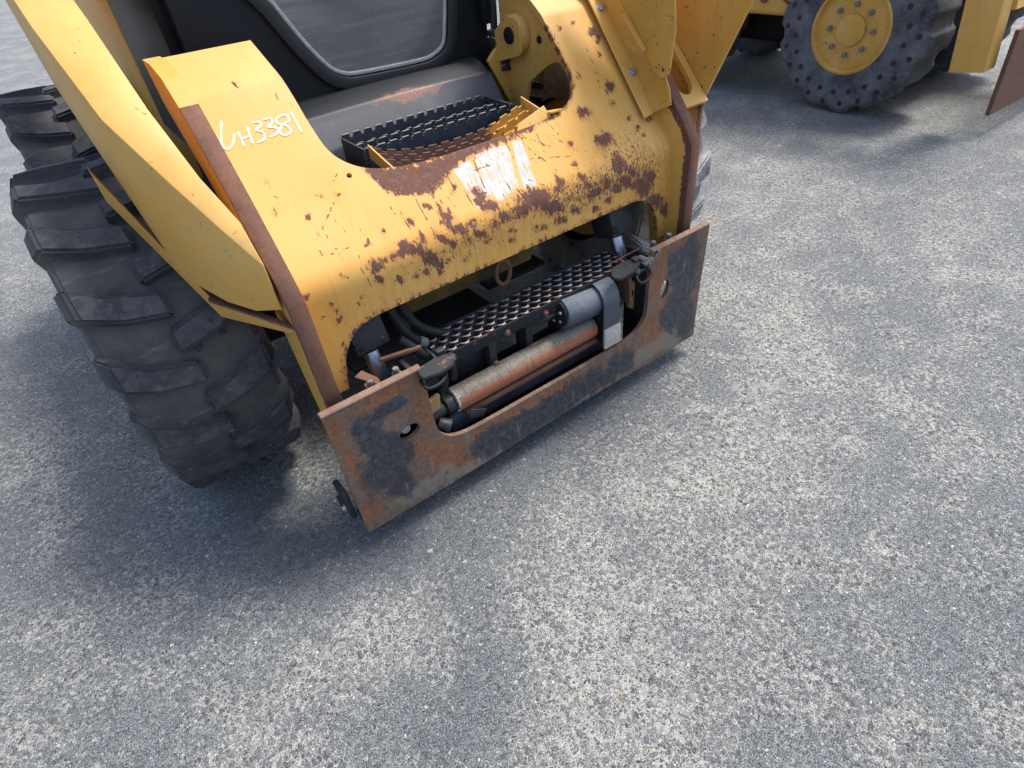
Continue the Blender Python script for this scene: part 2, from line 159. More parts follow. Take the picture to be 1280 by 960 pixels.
def blackpaint(name, col=(0.014, 0.017, 0.023), dust=.35, rust=.0, rough=.42, dustc=(.14, .15, .165)):
    k = NB(name); c = k.coord()
    n1 = k.noise(c, 7, 5, .65); n2 = k.noise(c, 190, 4, .75); n3 = k.noise(c, 45, 5, .6)
    nz = k.sep(k.n('ShaderNodeNewGeometry').outputs['Normal'])[2]
    d = k.math('MULTIPLY', k.ramp(k.math('ADD', n1, k.math('MULTIPLY', n2, .35)), .5, 1.0, 0, dust), k.ramp(nz, -.3, .9, .35, 1.3))
    cc = k.mix(d, col, dustc)
    if rust: cc = k.mix(k.ramp(n3, .72 - .3 * rust, .76 - .3 * rust, 0, .9), cc, k.mix(n2, RUST, RUST2))
    sp = k.ramp(k.noise(c, 330, 2, .5), .76, .79, 0, .5); cc = k.mix(sp, cc, (.25, .26, .27))
    k.bump(n2, .25, .0008); return k.fin(cc, k.ramp(d, 0, .5, rough, .8), 0, .28)

def platemat():
    k = NB('worn_coupler_steel'); c = k.coord()
    n1 = k.noise(c, 16, 6, .68); n2 = k.noise(c, 210, 4, .75); n3 = k.noise(c, 60, 5, .65)
    base = k.mix(k.ramp(n1, .3, .7), (.185, .115, .078), (.115, .068, .052))
    base = k.mix(k.ramp(n3, .45, .7, 0, .6), base, (.24, .215, .165))
    base = k.mix(k.ramp(n2, .42, .72, 0, .55), base, (.08, .045, .03))
    r = k.attr('prst'); g = k.attr('pgry'); b = k.attr('pblk')
    off = k.math('MULTIPLY', k.math('SUBTRACT', n1, .5), 1.3); off2 = k.math('MULTIPLY', k.math('SUBTRACT', n3, .5), 1.2)
    f = k.ramp(k.math('ADD', r, off), .35, .62, 0, .9)
    col = k.mix(f, base, k.mix(k.ramp(n3, .35, .65), (.27, .115, .045), (.15, .062, .035)))
    f = k.ramp(k.math('ADD', g, off2), .42, .72, 0, .6); col = k.mix(f, col, (.21, .20, .165))
    f = k.ramp(k.math('ADD', b, k.math('ADD', k.math('MULTIPLY', off, 1.25), off2)), .42, .60, 0, .93)
    col = k.mix(f, col, k.mix(k.ramp(n3, .4, .75), (.017, .020, .027), (.075, .088, .105)))
    s = k.noise(k.mp(c, (46, 1, 9), rot=(0, .12, 0)), 1.0, 6, .72)
    col = k.mix(k.ramp(s, .58, .68, 0, .6), col, (.23, .20, .165))
    s = k.noise(k.mp(c, (30, 1, 8), loc=(4, 0, 2)), 1.0, 6, .75); col = k.mix(k.ramp(s, .56, .70, 0, .75), col, (.050, .034, .028))
    pt = k.noise(c, 120, 5, .8); col = k.mix(k.ramp(pt, .56, .66, 0, .6), col, (.055, .036, .028))
    sp = k.ramp(k.noise(c, 150, 2, .5), .72, .76, 0, .6); col = k.mix(sp, col, (.42, .36, .30))
    k.bump(k.math('ADD', n2, k.math('MULTIPLY', n3, .8)), .55, .0018)
    return k.fin(col, k.ramp(f, 0, 1, .72, .5), 0, .4)

def tubemat():
    k = NB('rusty_chromed_tube'); c = k.coord()
    n1 = k.noise(k.mp(c, (8, 30, 30)), 1.0, 5, .65); n2 = k.noise(c, 180, 4, .7)
    up = k.sep(c)[2]; fr = k.sep(c)[1]
    t = k.math('ADD', up, k.math('MULTIPLY', k.math('SUBTRACT', n1, .5), .022))
    f = k.ramp(t, .268, .279)
    col = k.mix(f, k.mix(k.ramp(n2, .3, .7), (.23, .070, .032), (.32, .13, .07)), k.mix(k.ramp(n2, .35, .7), (.12, .105, .08), (.25, .225, .185)))
    low = k.ramp(t, .236, .230); col = k.mix(low, col, (.10, .055, .03))
    ex = k.math('ADD', k.sep(c)[0], k.math('MULTIPLY', n2, .05))
    wt = k.math('MULTIPLY', k.ramp(ex, -.232, -.246), k.ramp(k.noise(c, 55, 3, .6), .47, .5))
    col = k.mix(wt, col, (.72, .72, .70))
    sc_ = k.noise(k.mp(c, (90, 12, 12)), 1.0, 5, .75); col = k.mix(k.ramp(sc_, .56, .66, 0, .7), col, (.055, .04, .033)); col = k.mix(k.ramp(k.noise(c, 60, 5, .75), .66, .70, 0, .7), col, (.42, .38, .34))
    k.bump(n2, .45, .001); return k.fin(col, .65, 0, .35)

def asphalt():
    k = NB('asphalt'); c = k.coord()
    n0 = k.noise(c, 1.7, 5, .6); n1 = k.noise(c, 7, 5, .7); n2 = k.noise(c, 95, 5, .75); n3 = k.noise(c, 330, 4, .8); n4 = k.noise(c, 190, 3, .7)
    wv = k.n('ShaderNodeVectorMath', operation='ADD')
    nv = k.n('ShaderNodeTexNoise'); k.set(nv.inputs['Vector'], c); nv.inputs['Scale'].default_value = 150; nv.inputs['Detail'].default_value = 4
    sc1 = k.n('ShaderNodeVectorMath', operation='SCALE'); k.set(sc1.inputs[0], nv.outputs['Color']); sc1.inputs['Scale'].default_value = .010
    k.set(wv.inputs[0], c); k.set(wv.inputs[1], sc1.outputs[0]); cw = wv.outputs[0]
    patch = k.math('ADD', k.math('MULTIPLY', n0, .55), k.math('MULTIPLY', n1, .70))
    light = k.math('ADD', k.ramp(patch, .46, .84, .05, .75), k.math('MULTIPLY', k.attr('worn'), .54))                       # where pale fines have been exposed; negative values paint shade in
    vc = k.vor(cw, 150, 'F1', 'Color'); ve = k.vor(cw, 150, 'DISTANCE_TO_EDGE', 'Distance')
    vc2 = k.vor(cw, 78, 'F1', 'Color'); ve2 = k.vor(cw, 78, 'DISTANCE_TO_EDGE', 'Distance')
    def stones_(vc, lo, hi):
        s_ = k.mix(k.ramp(k.sep(vc)[0], 0, 1), lo, hi)
        s_ = k.mix(k.ramp(k.sep(vc)[1], .90, .95), s_, (.40, .40, .38)); return k.mix(k.ramp(k.sep(vc)[2], .975, .985), s_, (.24, .19, .13))
    s1 = stones_(vc, (.036, .042, .045), (.185, .203, .210)); s2 = stones_(vc2, (.055, .064, .070), (.165, .184, .192))
    fines = k.mix(k.ramp(n3, .40, .60), k.mix(k.ramp(n0, .4, .6), (.17, .17, .16), (.22, .215, .19)), (.46, .452, .40))
    dark = k.mix(k.ramp(n3, .38, .62), (.022, .027, .031), (.235, .255, .265))
    binder = k.mix(k.ramp(k.math('ADD', light, k.math('MULTIPLY', k.math('SUBTRACT', n2, .5), 2.4)), .30, .58), dark, fines)
    e1 = k.ramp(k.math('ADD', ve, k.math('MULTIPLY', k.math('SUBTRACT', n3, .5), .35)), .10, .22)
    e1 = k.math('MULTIPLY', e1, k.ramp(k.sep(vc)[1], .18, .30))
    col = k.mix(e1, binder, s1)
    pick = k.math('MULTIPLY', k.ramp(k.sep(vc2)[2], .50, .56), k.ramp(k.math('ADD', ve2, k.math('MULTIPLY', k.math('SUBTRACT', n3, .5), .25)), .10, .18))
    pick = k.math('MULTIPLY', pick, k.ramp(n1, .40, .55))
    col = k.mix(pick, col, s2)
    col = k.mix(k.ramp(n3, .51, .66, 0, .50), col, (.60, .60, .585))      # grit
    col = k.mix(k.ramp(n4, .60, .72, 0, .75), col, (.030, .033, .040))   # pits
    dk = k.ramp(k.attr('worn'), -.05, -.5, 0, .35); col = k.mix(dk, col, (.070, .078, .090))  # dark smooth asphalt, plus shade painted in front of tyre and under plate
    gl = k.ramp(k.noise(c, 230, 1, .5), .74, .76, 0, .75); col = k.mix(gl, col, (.66, .67, .68))
    h = k.math('ADD', k.math('MULTIPLY', e1, .7), k.math('MULTIPLY', pick, .9))
    h = k.math('ADD', h, k.math('MULTIPLY', n2, 1.0)); h = k.math('ADD', h, k.math('MULTIPLY', n3, .9)); h = k.math('SUBTRACT', h, k.ramp(n4, .58, .72))
    k.bump(h, .9, .0035)
    return k.fin(col, .85, 0, .35)

def rubber(name='tyre_rubber', dust=.3, dustc=(.15, .15, .15), r0=None):
    k = NB(name); c = k.coord(); n1 = k.noise(c, 9, 6, .7); n2 = k.noise(c, 120, 4, .75); n3 = k.noise(c, 34, 5, .7)
    f = k.ramp(k.math('ADD', n1, k.math('MULTIPLY', n2, .35)), .48, .92, 0, dust * 1.5)
    col = k.mix(f, (.026, .029, .036), dustc)
    if r0:
        y = k.sep(c)[1]; z = k.sep(c)[2]; r = k.math('SQRT', k.math('ADD', k.math('MULTIPLY', y, y), k.math('MULTIPLY', z, z)))
        g = k.math('MULTIPLY', k.ramp(k.math('ADD', r, k.math('MULTIPLY', k.math('SUBTRACT', n3, .5), .02)), r0, r0 - .012), k.ramp(n1, .3, .6, .15, .6)); col = k.mix(g, col, (.115, .105, .09))
        wn = k.ramp(k.math('ADD', r, k.math('MULTIPLY', k.math('SUBTRACT', n2, .5), .01)), r0 + .008, r0 + .014); col = k.mix(k.math('MULTIPLY', wn, k.ramp(n3, .42, .62, 0, .55)), col, (.13, .13, .135))
    s = k.noise(k.mp(c, (8, 60, 60)), 1.0, 4, .65); col = k.mix(k.ramp(s, .60, .70, 0, .45), col, (.17, .17, .17))
    ck = k.ramp(k.noise(c, 26, 2, .5), .70, .72); col = k.mix(k.math('MULTIPLY', ck, .5), col, (.012, .012, .013))
    k.bump(k.math('SUBTRACT', k.math('ADD', k.math('MULTIPLY', n2, .6), n3), ck), .55, .002); return k.fin(col, .82, 0, .3)

def simple(name, col, rough=.5, metal=0, var=.3, scale=60):
    k = NB(name); c = k.coord(); n = k.noise(c, scale, 5, .65)
    d = tuple(x * .45 for x in col)
    cc = k.mix(k.ramp(n, .4, .8, 0, var * 2), col, d); k.bump(n, .2, .001)
    return k.fin(cc, rough, metal)

def covermat():
    k = NB('scuffed_black_cover'); c = k.coord(); n1 = k.noise(c, 6, 5, .65); n2 = k.noise(c, 200, 4, .75); n3 = k.noise(c, 40, 5, .65)
    y = k.sep(c)[1]; x = k.sep(c)[0]
    fr = k.math('MULTIPLY', k.ramp(y, .585, .560), k.ramp(k.math('ADD', n1, k.math('MULTIPLY', n2, .4)), .45, .85, .15, .62))
    col = k.mix(fr, (.012, .015, .021), (.115, .125, .14))
    # long rust streak along the crease
    j = k.math('MULTIPLY', k.math('SUBTRACT', n3, .5), .05)
    d = k.math('ABSOLUTE', k.math('ADD', k.math('SUBTRACT', y, .572), j))
    hx = k.math('ABSOLUTE', k.math('SUBTRACT', x, .03)); wd = k.ramp(hx, .0, .17, .019, -.004)
    m = k.ramp(k.math('SUBTRACT', wd, d), 0, .007); col = k.mix(m, col, k.mix(k.ramp(n2, .35, .65), (.12, .05, .035), (.27, .13, .085)))
    k.bump(n2, .25, .0008); return k.fin(col, .5, 0, .45)

def grimy():
    k = NB('greasy_yellow_paint'); c = k.coord(); n1 = k.noise(c, 14, 5, .7); n2 = k.noise(c, 90, 4, .7)
    col = k.mix(k.ramp(n1, .35, .65), (.17, .105, .022), (.045, .034, .018)); col = k.mix(k.ramp(n2, .5, .7, 0, .7), col, (.02, .018, .015))
    k.bump(n2, .3, .001); return k.fin(col, .7, 0, .4)

def treadmat(name, base, top, lo, hi):
    """steel grating: the serrated tops are worn through to rust and bright metal"""
    k = NB(name); c = k.coord(); n2 = k.noise(c, 160, 4, .7); n1 = k.noise(c, 30, 3, .6)
    e = k.attr('edge')
    f = k.ramp(k.math('ADD', e, k.math('MULTIPLY', k.math('SUBTRACT', n2, .5), .8)), .45, .7)
    cc = k.mix(f, k.mix(k.ramp(n1, .4, .7), base, tuple(x * 1.8 for x in base)), k.mix(k.ramp(n1, .35, .65), top, (.33, .30, .26)))
    k.bump(n2, .3, .001); return k.fin(cc, .6, 0, .45)

def glassmat():
    k = NB('dusty_door_glass'); c = k.coord()
    n = k.noise(c, 5, 4, .6); s = k.noise(k.mp(c, (5, 6, 60), rot=(0, .9, 0)), 1.0, 4, .6); n2 = k.noise(c, 160, 3, .7); s3 = k.noise(k.mp(c, (3, 6, 240), rot=(0, -.9, 0)), 1.0, 2, .5)
    f = k.ramp(k.math('ADD', k.math('MULTIPLY', n, .6), k.math('ADD', k.math('MULTIPLY', s, .3), k.math('MULTIPLY', n2, .25))), .35, .85, .38, .80)
    tr = k.n('ShaderNodeBsdfTransparent'); tr.inputs[0].default_value = (.75, .80, .78, 1)
    mx = k.n('ShaderNodeMixShader')
    k.fin(k.mix(k.ramp(s3, .70, .74), k.mix(s, (.12, .125, .12), (.34, .34, .325)), (.5, .5, .48)), .25, 0, .5)
    gl = k.n('ShaderNodeBsdfGlossy'); gl.inputs['Roughness'].default_value = .08
    fr = k.n('ShaderNodeFresnel'); fr.inputs[0].default_value = 1.5
    k.t.links.new(f, mx.inputs[0]); k.t.links.new(tr.outputs[0], mx.inputs[1]); k.t.links.new(k.b.outputs[0], mx.inputs[2])
    m2 = k.n('ShaderNodeMixShader'); k.t.links.new(fr.outputs[0], m2.inputs[0]); k.t.links.new(mx.outputs[0], m2.inputs[1]); k.t.links.new(gl.outputs[0], m2.inputs[2])
    k.t.links.new(m2.outputs[0], k.out.inputs['Surface']); return k.m

MT = dict(
    sheet=paint('worn_yellow_sheet', True), yellow=paint('yellow_paint', False, .5, .4), yellow_dull=paint('yellow_paint_scuffed', False, .65, .55, (.50, .28, .045)),
    yellow_dirty=grimy(),
    rust=rusty('rusted_steel_edge', (.088, .042, .032), (.17, .075, .045), (.05, .032, .028)), rust_dark=rusty('dark_rusted_steel', (.07, .035, .028), (.15, .065, .04)),
    black=blackpaint('black_cab_paint', (.0055, .007, .0105), .05, 0, .5), cover=covermat(),
    hose=blackpaint('black_hose_rubber', (.009, .010, .012), .16, 0, .6), cyl=blackpaint('dusty_black_cylinder', (.012, .013, .015), .32, .25),
    lip=rusty('scraped_rusty_lip', (.13, .072, .05), (.24, .175, .135), (.08, .05, .038)), dark=blackpaint('grimy_chassis_paint', (.006, .006, .007), .07, .1, .7, (.06, .06, .06)),
    motor=blackpaint('grey_motor_paint', (.035, .043, .054), .9, .12, .42, (.22, .24, .27)),
    lever=blackpaint('worn_lever_steel', (.008, .010, .014), .07, .3, .6, (.07, .08, .09)), dull=simple('dull_weathered_steel', (.17, .165, .155), .7, 0, .5, 120),
    plate=platemat(), tube=tubemat(), asphalt=asphalt(), rubber=rubber('tyre_rubber', .4, (.10, .098, .096), .401), rubber_mid=rubber('grey_solid_tyre', .55, (.19, .20, .215)), rubber_dusty=rubber('dusty_tyre_rubber', .9, (.36, .36, .35), .401),
    chrome=simple('chromed_rod', (.40, .43, .50), .38, 1, .2), zinc=simple('zinc_plated_bolt', (.50, .52, .54), .4, .8),
    bare=simple('bare_grey_steel', (.42, .41, .37), .6, .1, .25, 90), brass=simple('ochre_painted_casting', (.36, .23, .09), .6, 0, .4),
    ink=simple('white_marker_ink', (.85, .83, .76), .6, 0, .04), tread=treadmat('black_grip_tread', (.022, .026, .033), (.34, .20, .145), 0, 1),
    tread2=treadmat('upper_step_paint', (.022, .028, .038), (.22, .19, .15), 0, 1), tread3=rusty('rusted_step_steel', (.10, .055, .042), (.20, .10, .065), yel=.085),
    seal=simple('black_rubber_seal', (.010, .011, .013), .55, 0, .1), trim=simple('glass_edge_trim', (.40, .42, .40), .35, 0, .5, 120),
    glass=glassmat(), floor=simple('cab_floor_mat', (.24, .245, .24), .8, 0, .4, 18), stone=simple('loose_grey_stone', (.115, .122, .132), .85, 0, .5, 40),
    stone_pale=simple('loose_pale_stone', (.46, .45, .41), .85, 0, .4, 40),
)

# ---------------------------------------------------------------- mesh helpers
def link(name, me, mat, parent=None, smooth=None, **kw):
    if isinstance(me, bmesh.types.BMesh):
        bm = me; me = bpy.data.meshes.new(name); bm.to_mesh(me); bm.free()
    o = bpy.data.objects.new(name, me); COL.objects.link(o)
    if mat: me.materials.append(MT[mat] if isinstance(mat, str) else mat)
    if parent: o.parent = parent
    if smooth is not None:
        me.polygons.foreach_set('use_smooth', [True] * len(me.polygons))
        if smooth < 180: me.set_sharp_from_angle(angle=math.radians(smooth))
    for a, v in kw.items(): o[a] = v
    return o
def V(*a): return Vector(a)
def bevel(bm, w, seg=2, ang=30):
    if w <= 0: return bm
    es = [e for e in bm.edges if len(e.link_faces) == 2 and e.calc_face_angle(0) > math.radians(ang)]
    if es: bmesh.ops.bevel(bm, geom=es, offset=w, segments=seg, affect='EDGES', profile=.5, clamp_overlap=True)
    return bm
def box(bm, c, s, rot=None):
    r = bmesh.ops.create_cube(bm, size=1)
    m = Matrix.Translation(Vector(c)) @ (rot.to_4x4() if rot else Matrix.Identity(4)) @ Matrix.Diagonal((*s, 1))
    bmesh.ops.transform(bm, matrix=m, verts=r['verts']); return r['verts']
def boxo(name, c, s, mat, parent, rot=None, bv=.002, **kw):
    bm = bmesh.new(); box(bm, c, s, rot); bevel(bm, bv); return link(name, bm, mat, parent, 40, **kw)
def cyl(bm, a, b, r, r2=None, n=20, caps=True):
    a = Vector(a); b = Vector(b); d = b - a
    q = d.to_track_quat('Z', 'Y').to_matrix().to_4x4()
    return bmesh.ops.create_cone(bm, cap_ends=caps, segments=n, radius1=r, radius2=r if r2 is None else r2, depth=d.length,
                          matrix=Matrix.Translation((a + b) / 2) @ q)['verts']
def cylo(name, a, b, r, mat, parent, r2=None, n=24, bv=.0015, **kw):
    bm = bmesh.new(); cyl(bm, a, b, r, r2, n); bevel(bm, bv, 2, 50); return link(name, bm, mat, parent, 40, **kw)
def tubeo(name, pts, r, mat, parent, n=10, sub=8, **kw):
    P = [Vector(p) for p in pts]; Q = []
    for i in range(len(P) - 1):
        p0 = P[max(i - 1, 0)]; p1 = P[i]; p2 = P[i + 1]; p3 = P[min(i + 2, len(P) - 1)]
        for j in range(sub):
            t = j / sub
            Q.append(.5 * ((2 * p1) + (p2 - p0) * t + (2 * p0 - 5 * p1 + 4 * p2 - p3) * t * t + (3 * p1 - p0 - 3 * p2 + p3) * t ** 3))
    Q.append(P[-1]); bm = bmesh.new(); rings = []; up = Vector((0, .3, 1)).normalized()
    for i, q in enumerate(Q):
        d = (Q[min(i + 1, len(Q) - 1)] - Q[max(i - 1, 0)]).normalized()
        x = d.cross(up); x = x.normalized() if x.length > 1e-3 else Vector((1, 0, 0)); y = d.cross(x)
        rings.append([bm.verts.new(q + (x * math.cos(2 * PI * k / n) + y * math.sin(2 * PI * k / n)) * r) for k in range(n)])
    for a, b in zip(rings, rings[1:]):
        for k in range(n): bm.faces.new((a[k], a[(k + 1) % n], b[(k + 1) % n], b[k]))
    bm.faces.new(rings[0]); bm.faces.new(rings[-1][::-1]); bmesh.ops.recalc_face_normals(bm, faces=bm.faces)
    return link(name, bm, mat, parent, 60, **kw)
def hexbolt(name, p, nrm, r, mat, parent, h=.007, **kw):
    p = Vector(p); nrm = Vector(nrm).normalized(); bm = bmesh.new()
    cyl(bm, p, p + nrm * .002, r * 1.45, n=20); cyl(bm, p + nrm * .002, p + nrm * h, r, n=6); bevel(bm, .0008, 1, 50)
    return link(name, bm, mat, parent, 35, **kw)

def cdt_plate(outline, holes, step, fmap, thick, dirn, jitter=.0):
    """fine triangulated plate: outline and holes in 2D, mapped to 3D by fmap, given real thickness along dirn(p2)"""
    pts = []; edges = []
    def add_loop(L, st):
        st0 = len(pts)
        R = []
        for a, b in zip(L, L[1:] + L[:1]):
            a = Vector(a); b = Vector(b); n = max(1, int((b - a).length / st))
            for i in range(n): R.append(a.lerp(b, i / n))
        pts.extend(R); m = len(R)
        edges.extend((st0 + i, st0 + (i + 1) % m) for i in range(m))
    add_loop(outline, step)
    for h in holes: add_loop(h, min(step, .002 if len(h) > 12 else step))
    O = np.array([tuple(p) for p in pts[:]])
    xs = np.arange(O[:, 0].min(), O[:, 0].max(), step); ys = np.arange(O[:, 1].min(), O[:, 1].max(), step)
    G = np.array(np.meshgrid(xs, ys)).reshape(2, -1).T + rng.uniform(-.18, .18, (len(xs) * len(ys), 2)) * step
    def inside(poly, G):
        r = np.zeros(len(G), bool); n = len(poly)
        for i in range(n):
            x1, y1 = poly[i]; x2, y2 = poly[(i + 1) % n]
            c = ((y1 > G[:, 1]) != (y2 > G[:, 1])); xx = (x2 - x1) * (G[:, 1] - y1) / (y2 - y1 + 1e-12) + x1
            r ^= c & (G[:, 0] < xx)
        return r
    k = inside(outline, G)
    for h in holes: k &= ~inside(h, G)
    G = G[k]
    # keep away from constraint points
    cell = {}
    for p in O: cell.setdefault((int(p[0] / step), int(p[1] / step)), []).append(p)
    keep = []
    for g in G:
        cx, cy = int(g[0] / step), int(g[1] / step); ok = True
        for dx in (-1, 0, 1):
            for dy in (-1, 0, 1):
                for p in cell.get((cx + dx, cy + dy), ()):
                    if (p[0] - g[0]) ** 2 + (p[1] - g[1]) ** 2 < (.45 * step) ** 2: ok = False
        if ok: keep.append(g)
    allp = pts + [Vector(g) for g in keep]
    v, e, f, *_ = geometry.delaunay_2d_cdt(allp, edges, [], 1, 1e-6)
    v = np.array([tuple(p) for p in v]); F = [tuple(t) for t in f]
    if holes:
        cen = np.array([v[list(t)].mean(0) for t in F]); kk = np.ones(len(F), bool)
        for h in holes: kk &= ~inside(h, cen)
        F = [t for t, q in zip(F, kk) if q]
    F2 = []
    for t in F:
        a, b, c = (v[i] for i in t[:3])
        if (b[0] - a[0]) * (c[1] - a[1]) - (b[1] - a[1]) * (c[0] - a[0]) < 0: t = t[::-1]
        F2.append(t)
    front = [Vector(fmap(*p)) for p in v]
    back = [Vector(fmap(*p)) + Vector(dirn(*p)) * thick for p in v]
    n = len(v); faces = list(F2) + [tuple(i + n for i in t[::-1]) for t in F2]
    cnt = {}
    for t in F2:
        for a, b in zip(t, t[1:] + t[:1]): cnt[(a, b)] = 1
    for a, b in list(cnt):
        if (b, a) not in cnt: faces.append((b, a, a + n, b + n))
    me = bpy.data.meshes.new('plate'); me.from_pydata([tuple(p) for p in front + back], [], faces); me.validate(); me.update()
    return me, np.vstack([v, v])
def set_attr(me, name, arr):
    a = me.attributes.new(name, 'FLOAT', 'POINT'); a.data.foreach_set('value', np.asarray(arr, np.float32).ravel())
def set_vec(me, name, arr):
    a = me.attributes.new(name, 'FLOAT_VECTOR', 'POINT'); a.data.foreach_set('vector', np.asarray(arr, np.float32).ravel())
def poly(name, pts, thick, mat, parent, bv=.001, edge=True, dirv=None, holes=None, **kw):
    """flat plate from coplanar 3D points, extruded by thick along its normal (or dirv)"""
    P = [Vector(p) for p in pts]; bm = bmesh.new(); f = bm.faces.new([bm.verts.new(p) for p in P]); bm.normal_update()
    n = Vector(dirv).normalized() if dirv else f.normal.copy()
    r = bmesh.ops.extrude_face_region(bm, geom=[f]); bmesh.ops.translate(bm, verts=[x for x in r['geom'] if isinstance(x, bmesh.types.BMVert)], vec=n * thick)
    bmesh.ops.recalc_face_normals(bm, faces=bm.faces); bevel(bm, bv, 1)
    o = link(name, bm, mat, parent, 30, **kw); return o
def fillet(L, r, seg=6, only=None):
    out = []
    n = len(L)
    for i in range(n):
        p = Vector(L[i]); a = Vector(L[i - 1]); b = Vector(L[(i + 1) % n])
        rr = r if only is None else (only.get(i, 0))
        if rr <= 0: out.append(tuple(p)); continue
        da = (a - p).normalized(); db = (b - p).normalized(); ang = da.angle(db)
        t = min(rr / math.tan(ang / 2), (a - p).length * .49, (b - p).length * .49)
        s = p + da * t; e = p + db * t
        for k in range(seg + 1):
            u = k / seg; out.append(tuple((1 - u) ** 2 * s + 2 * u * (1 - u) * p + u * u * e))
    return out
def fieldsum(v, tab):
    f = np.zeros(len(v))
    for b in tab:
        d = v - np.array(b[:2]); q = d @ np.array(b[2:6]).reshape(2, 2).T
        wgt = 1.0 if np.abs(np.array(b[2:6])).max() < 95 else .78
        f = np.maximum(f, wgt * np.exp(-.69 * (q ** 2).sum(1)))
    return f
def polyfield(v, P, soft):
    P = np.array(P); n = len(P); r = np.zeros(len(v), bool); dm = np.full(len(v), 9.)
    for i in range(n):
        a = P[i]; b = P[(i + 1) % n]
        c = ((a[1] > v[:, 1]) != (b[1] > v[:, 1])); xx = (b[0] - a[0]) * (v[:, 1] - a[1]) / (b[1] - a[1] + 1e-12) + a[0]
        r ^= c & (v[:, 0] < xx); dm = np.minimum(dm, segdist(v, a, b))
    return np.clip(.5 + np.where(r, dm, -dm) / (2 * soft), 0, 1)
def segdist(v, a, b):
    ab = b - a; t = np.clip(((v - a) @ ab) / (ab @ ab + 1e-12), 0, 1); return np.linalg.norm(v - a - t[:, None] * ab, axis=1)

# ---------------------------------------------------------------- ground
gx = np.r_[-300, -60, -12, -4, np.arange(-1.8, 2.6, .05), 4, 12, 60, 300]; gy = np.r_[-300, -60, -12, -4, np.arange(-1.4, 2.2, .05), 4, 12, 60, 300]
gv = np.array([(x, y, 0) for y in gy for x in gx]); nx = len(gx)
me = bpy.data.meshes.new('ground'); me.from_pydata(gv.tolist(), [], [(j * nx + i, j * nx + i + 1, (j + 1) * nx + i + 1, (j + 1) * nx + i) for j in range(len(gy) - 1) for i in range(nx - 1)]); me.update()
wear_shade = np.zeros(len(gv))
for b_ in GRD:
    d_ = gv[:, :2] - np.array(b_[:2]); q_ = d_ @ np.array(b_[2:6]).reshape(2, 2).T; wear_shade += b_[6] * np.exp(-.69 * (q_ ** 2).sum(1))
set_attr(me, 'worn', wear_shade)  # pale wear above zero, painted tyre and plate shade among the negatives
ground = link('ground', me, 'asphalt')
ground['kind'] = 'structure'
ground['label'] = 'weathered grey asphalt with exposed aggregate and pale worn patches, shade painted in by tyre and plate'
# stones standing proud of the worn asphalt
def stones(name, n, mat, smin, smax, seed, zone, label):
    r = np.random.default_rng(seed); V0 = []; F0 = []
    bm = bmesh.new(); bmesh.ops.create_icosphere(bm, subdivisions=1, radius=1); bv = np.array([tuple(x.co) for x in bm.verts]); bf = np.array([[x.index for x in f.verts] for f in bm.faces]); bm.free()
    k = 0
    while k < n:
        x = r.uniform(zone[0], zone[1]); y = r.uniform(zone[2], zone[3])
        s = smin + (smax - smin) * r.random() ** 3
        sc3 = np.array([s * r.uniform(.8, 1.4), s * r.uniform(.7, 1.1), s * r.uniform(.35, .6)]); a = r.uniform(0, 2 * PI)
        q = bv * (1 + r.uniform(-.22, .22, (len(bv), 1))) * sc3
        R = np.array([[math.cos(a), -math.sin(a), 0], [math.sin(a), math.cos(a), 0], [0, 0, 1]])
        V0.append(q @ R.T + [x, y, -sc3[2] * r.uniform(.15, .6)]); F0.append(bf + k * len(bv)); k += 1
    V0 = np.vstack(V0); F0 = np.vstack(F0)
    me = bpy.data.meshes.new(name); me.from_pydata(V0.tolist(), [], F0.tolist()); me.update()
    o = link(name, me, mat, None, 60); o['kind'] = 'stuff'; o['label'] = label; o['category'] = 'gravel'; return o
stones('embedded_aggregate', 12000, 'stone', .0020, .0075, 3, (-1.6, 2.6, -1.3, 1.6), 'small grey stones standing proud of the worn asphalt')
stones('pale_grit', 3500, 'stone_pale', .0012, .004, 5, (-1.6, 2.6, -1.3, 1.6), 'tiny pale grit scattered over the worn asphalt')

# ================================================================ the skid steer loader
L = bpy.data.objects.new('skid_steer_loader', None); COL.objects.link(L)
L['label'] = 'rust-worn yellow skid steer loader nearest the camera, bare coupler plate lowered to the asphalt'; L['category'] = 'skid steer loader'

# ---- front sheet of the lift arms -------------------------------------------------------------
PA, PB, PC, PD = (.10, .40), (.10, .645), (.397, .942), (.49, .998)
def build_profile():
    P = fillet([PA, PB, PC, PD], 0, 10, {1: .075, 2: .035})
    P = [Vector(p) for p in P]; S = [0.]
    # keep s equal to the unrounded arc length at the corners
    for a, b in zip(P, P[1:]): S.append(S[-1] + (b - a).length)
    tot = math.hypot(PB[0] - PA[0], PB[1] - PA[1]) + math.hypot(PC[0] - PB[0], PC[1] - PB[1]) + math.hypot(PD[0] - PC[0], PD[1] - PC[1])
    k = tot / S[-1]; return np.array([tuple(p) for p in P]), np.array(S) * k
PP, SS = build_profile()
def prof(s):
    if s < 0: return PA[0], PA[1] + s
    y = np.interp(s, SS, PP[:, 0]); z = np.interp(s, SS, PP[:, 1])
    if s > SS[-1]: d = (PP[-1] - PP[-2]); d /= np.linalg.norm(d); y += d[0] * (s - SS[-1]); z += d[1] * (s - SS[-1])
    return float(y), float(z)
def profn(s):
    y0, z0 = prof(s - .004); y1, z1 = prof(s + .004); l = math.hypot(y1 - y0, z1 - z0); return 0, (z1 - z0) / l, -(y1 - y0) / l   # pointing back and down
def smap(x, s): y, z = prof(s); return x, y, z
SMAX = SS[-1]
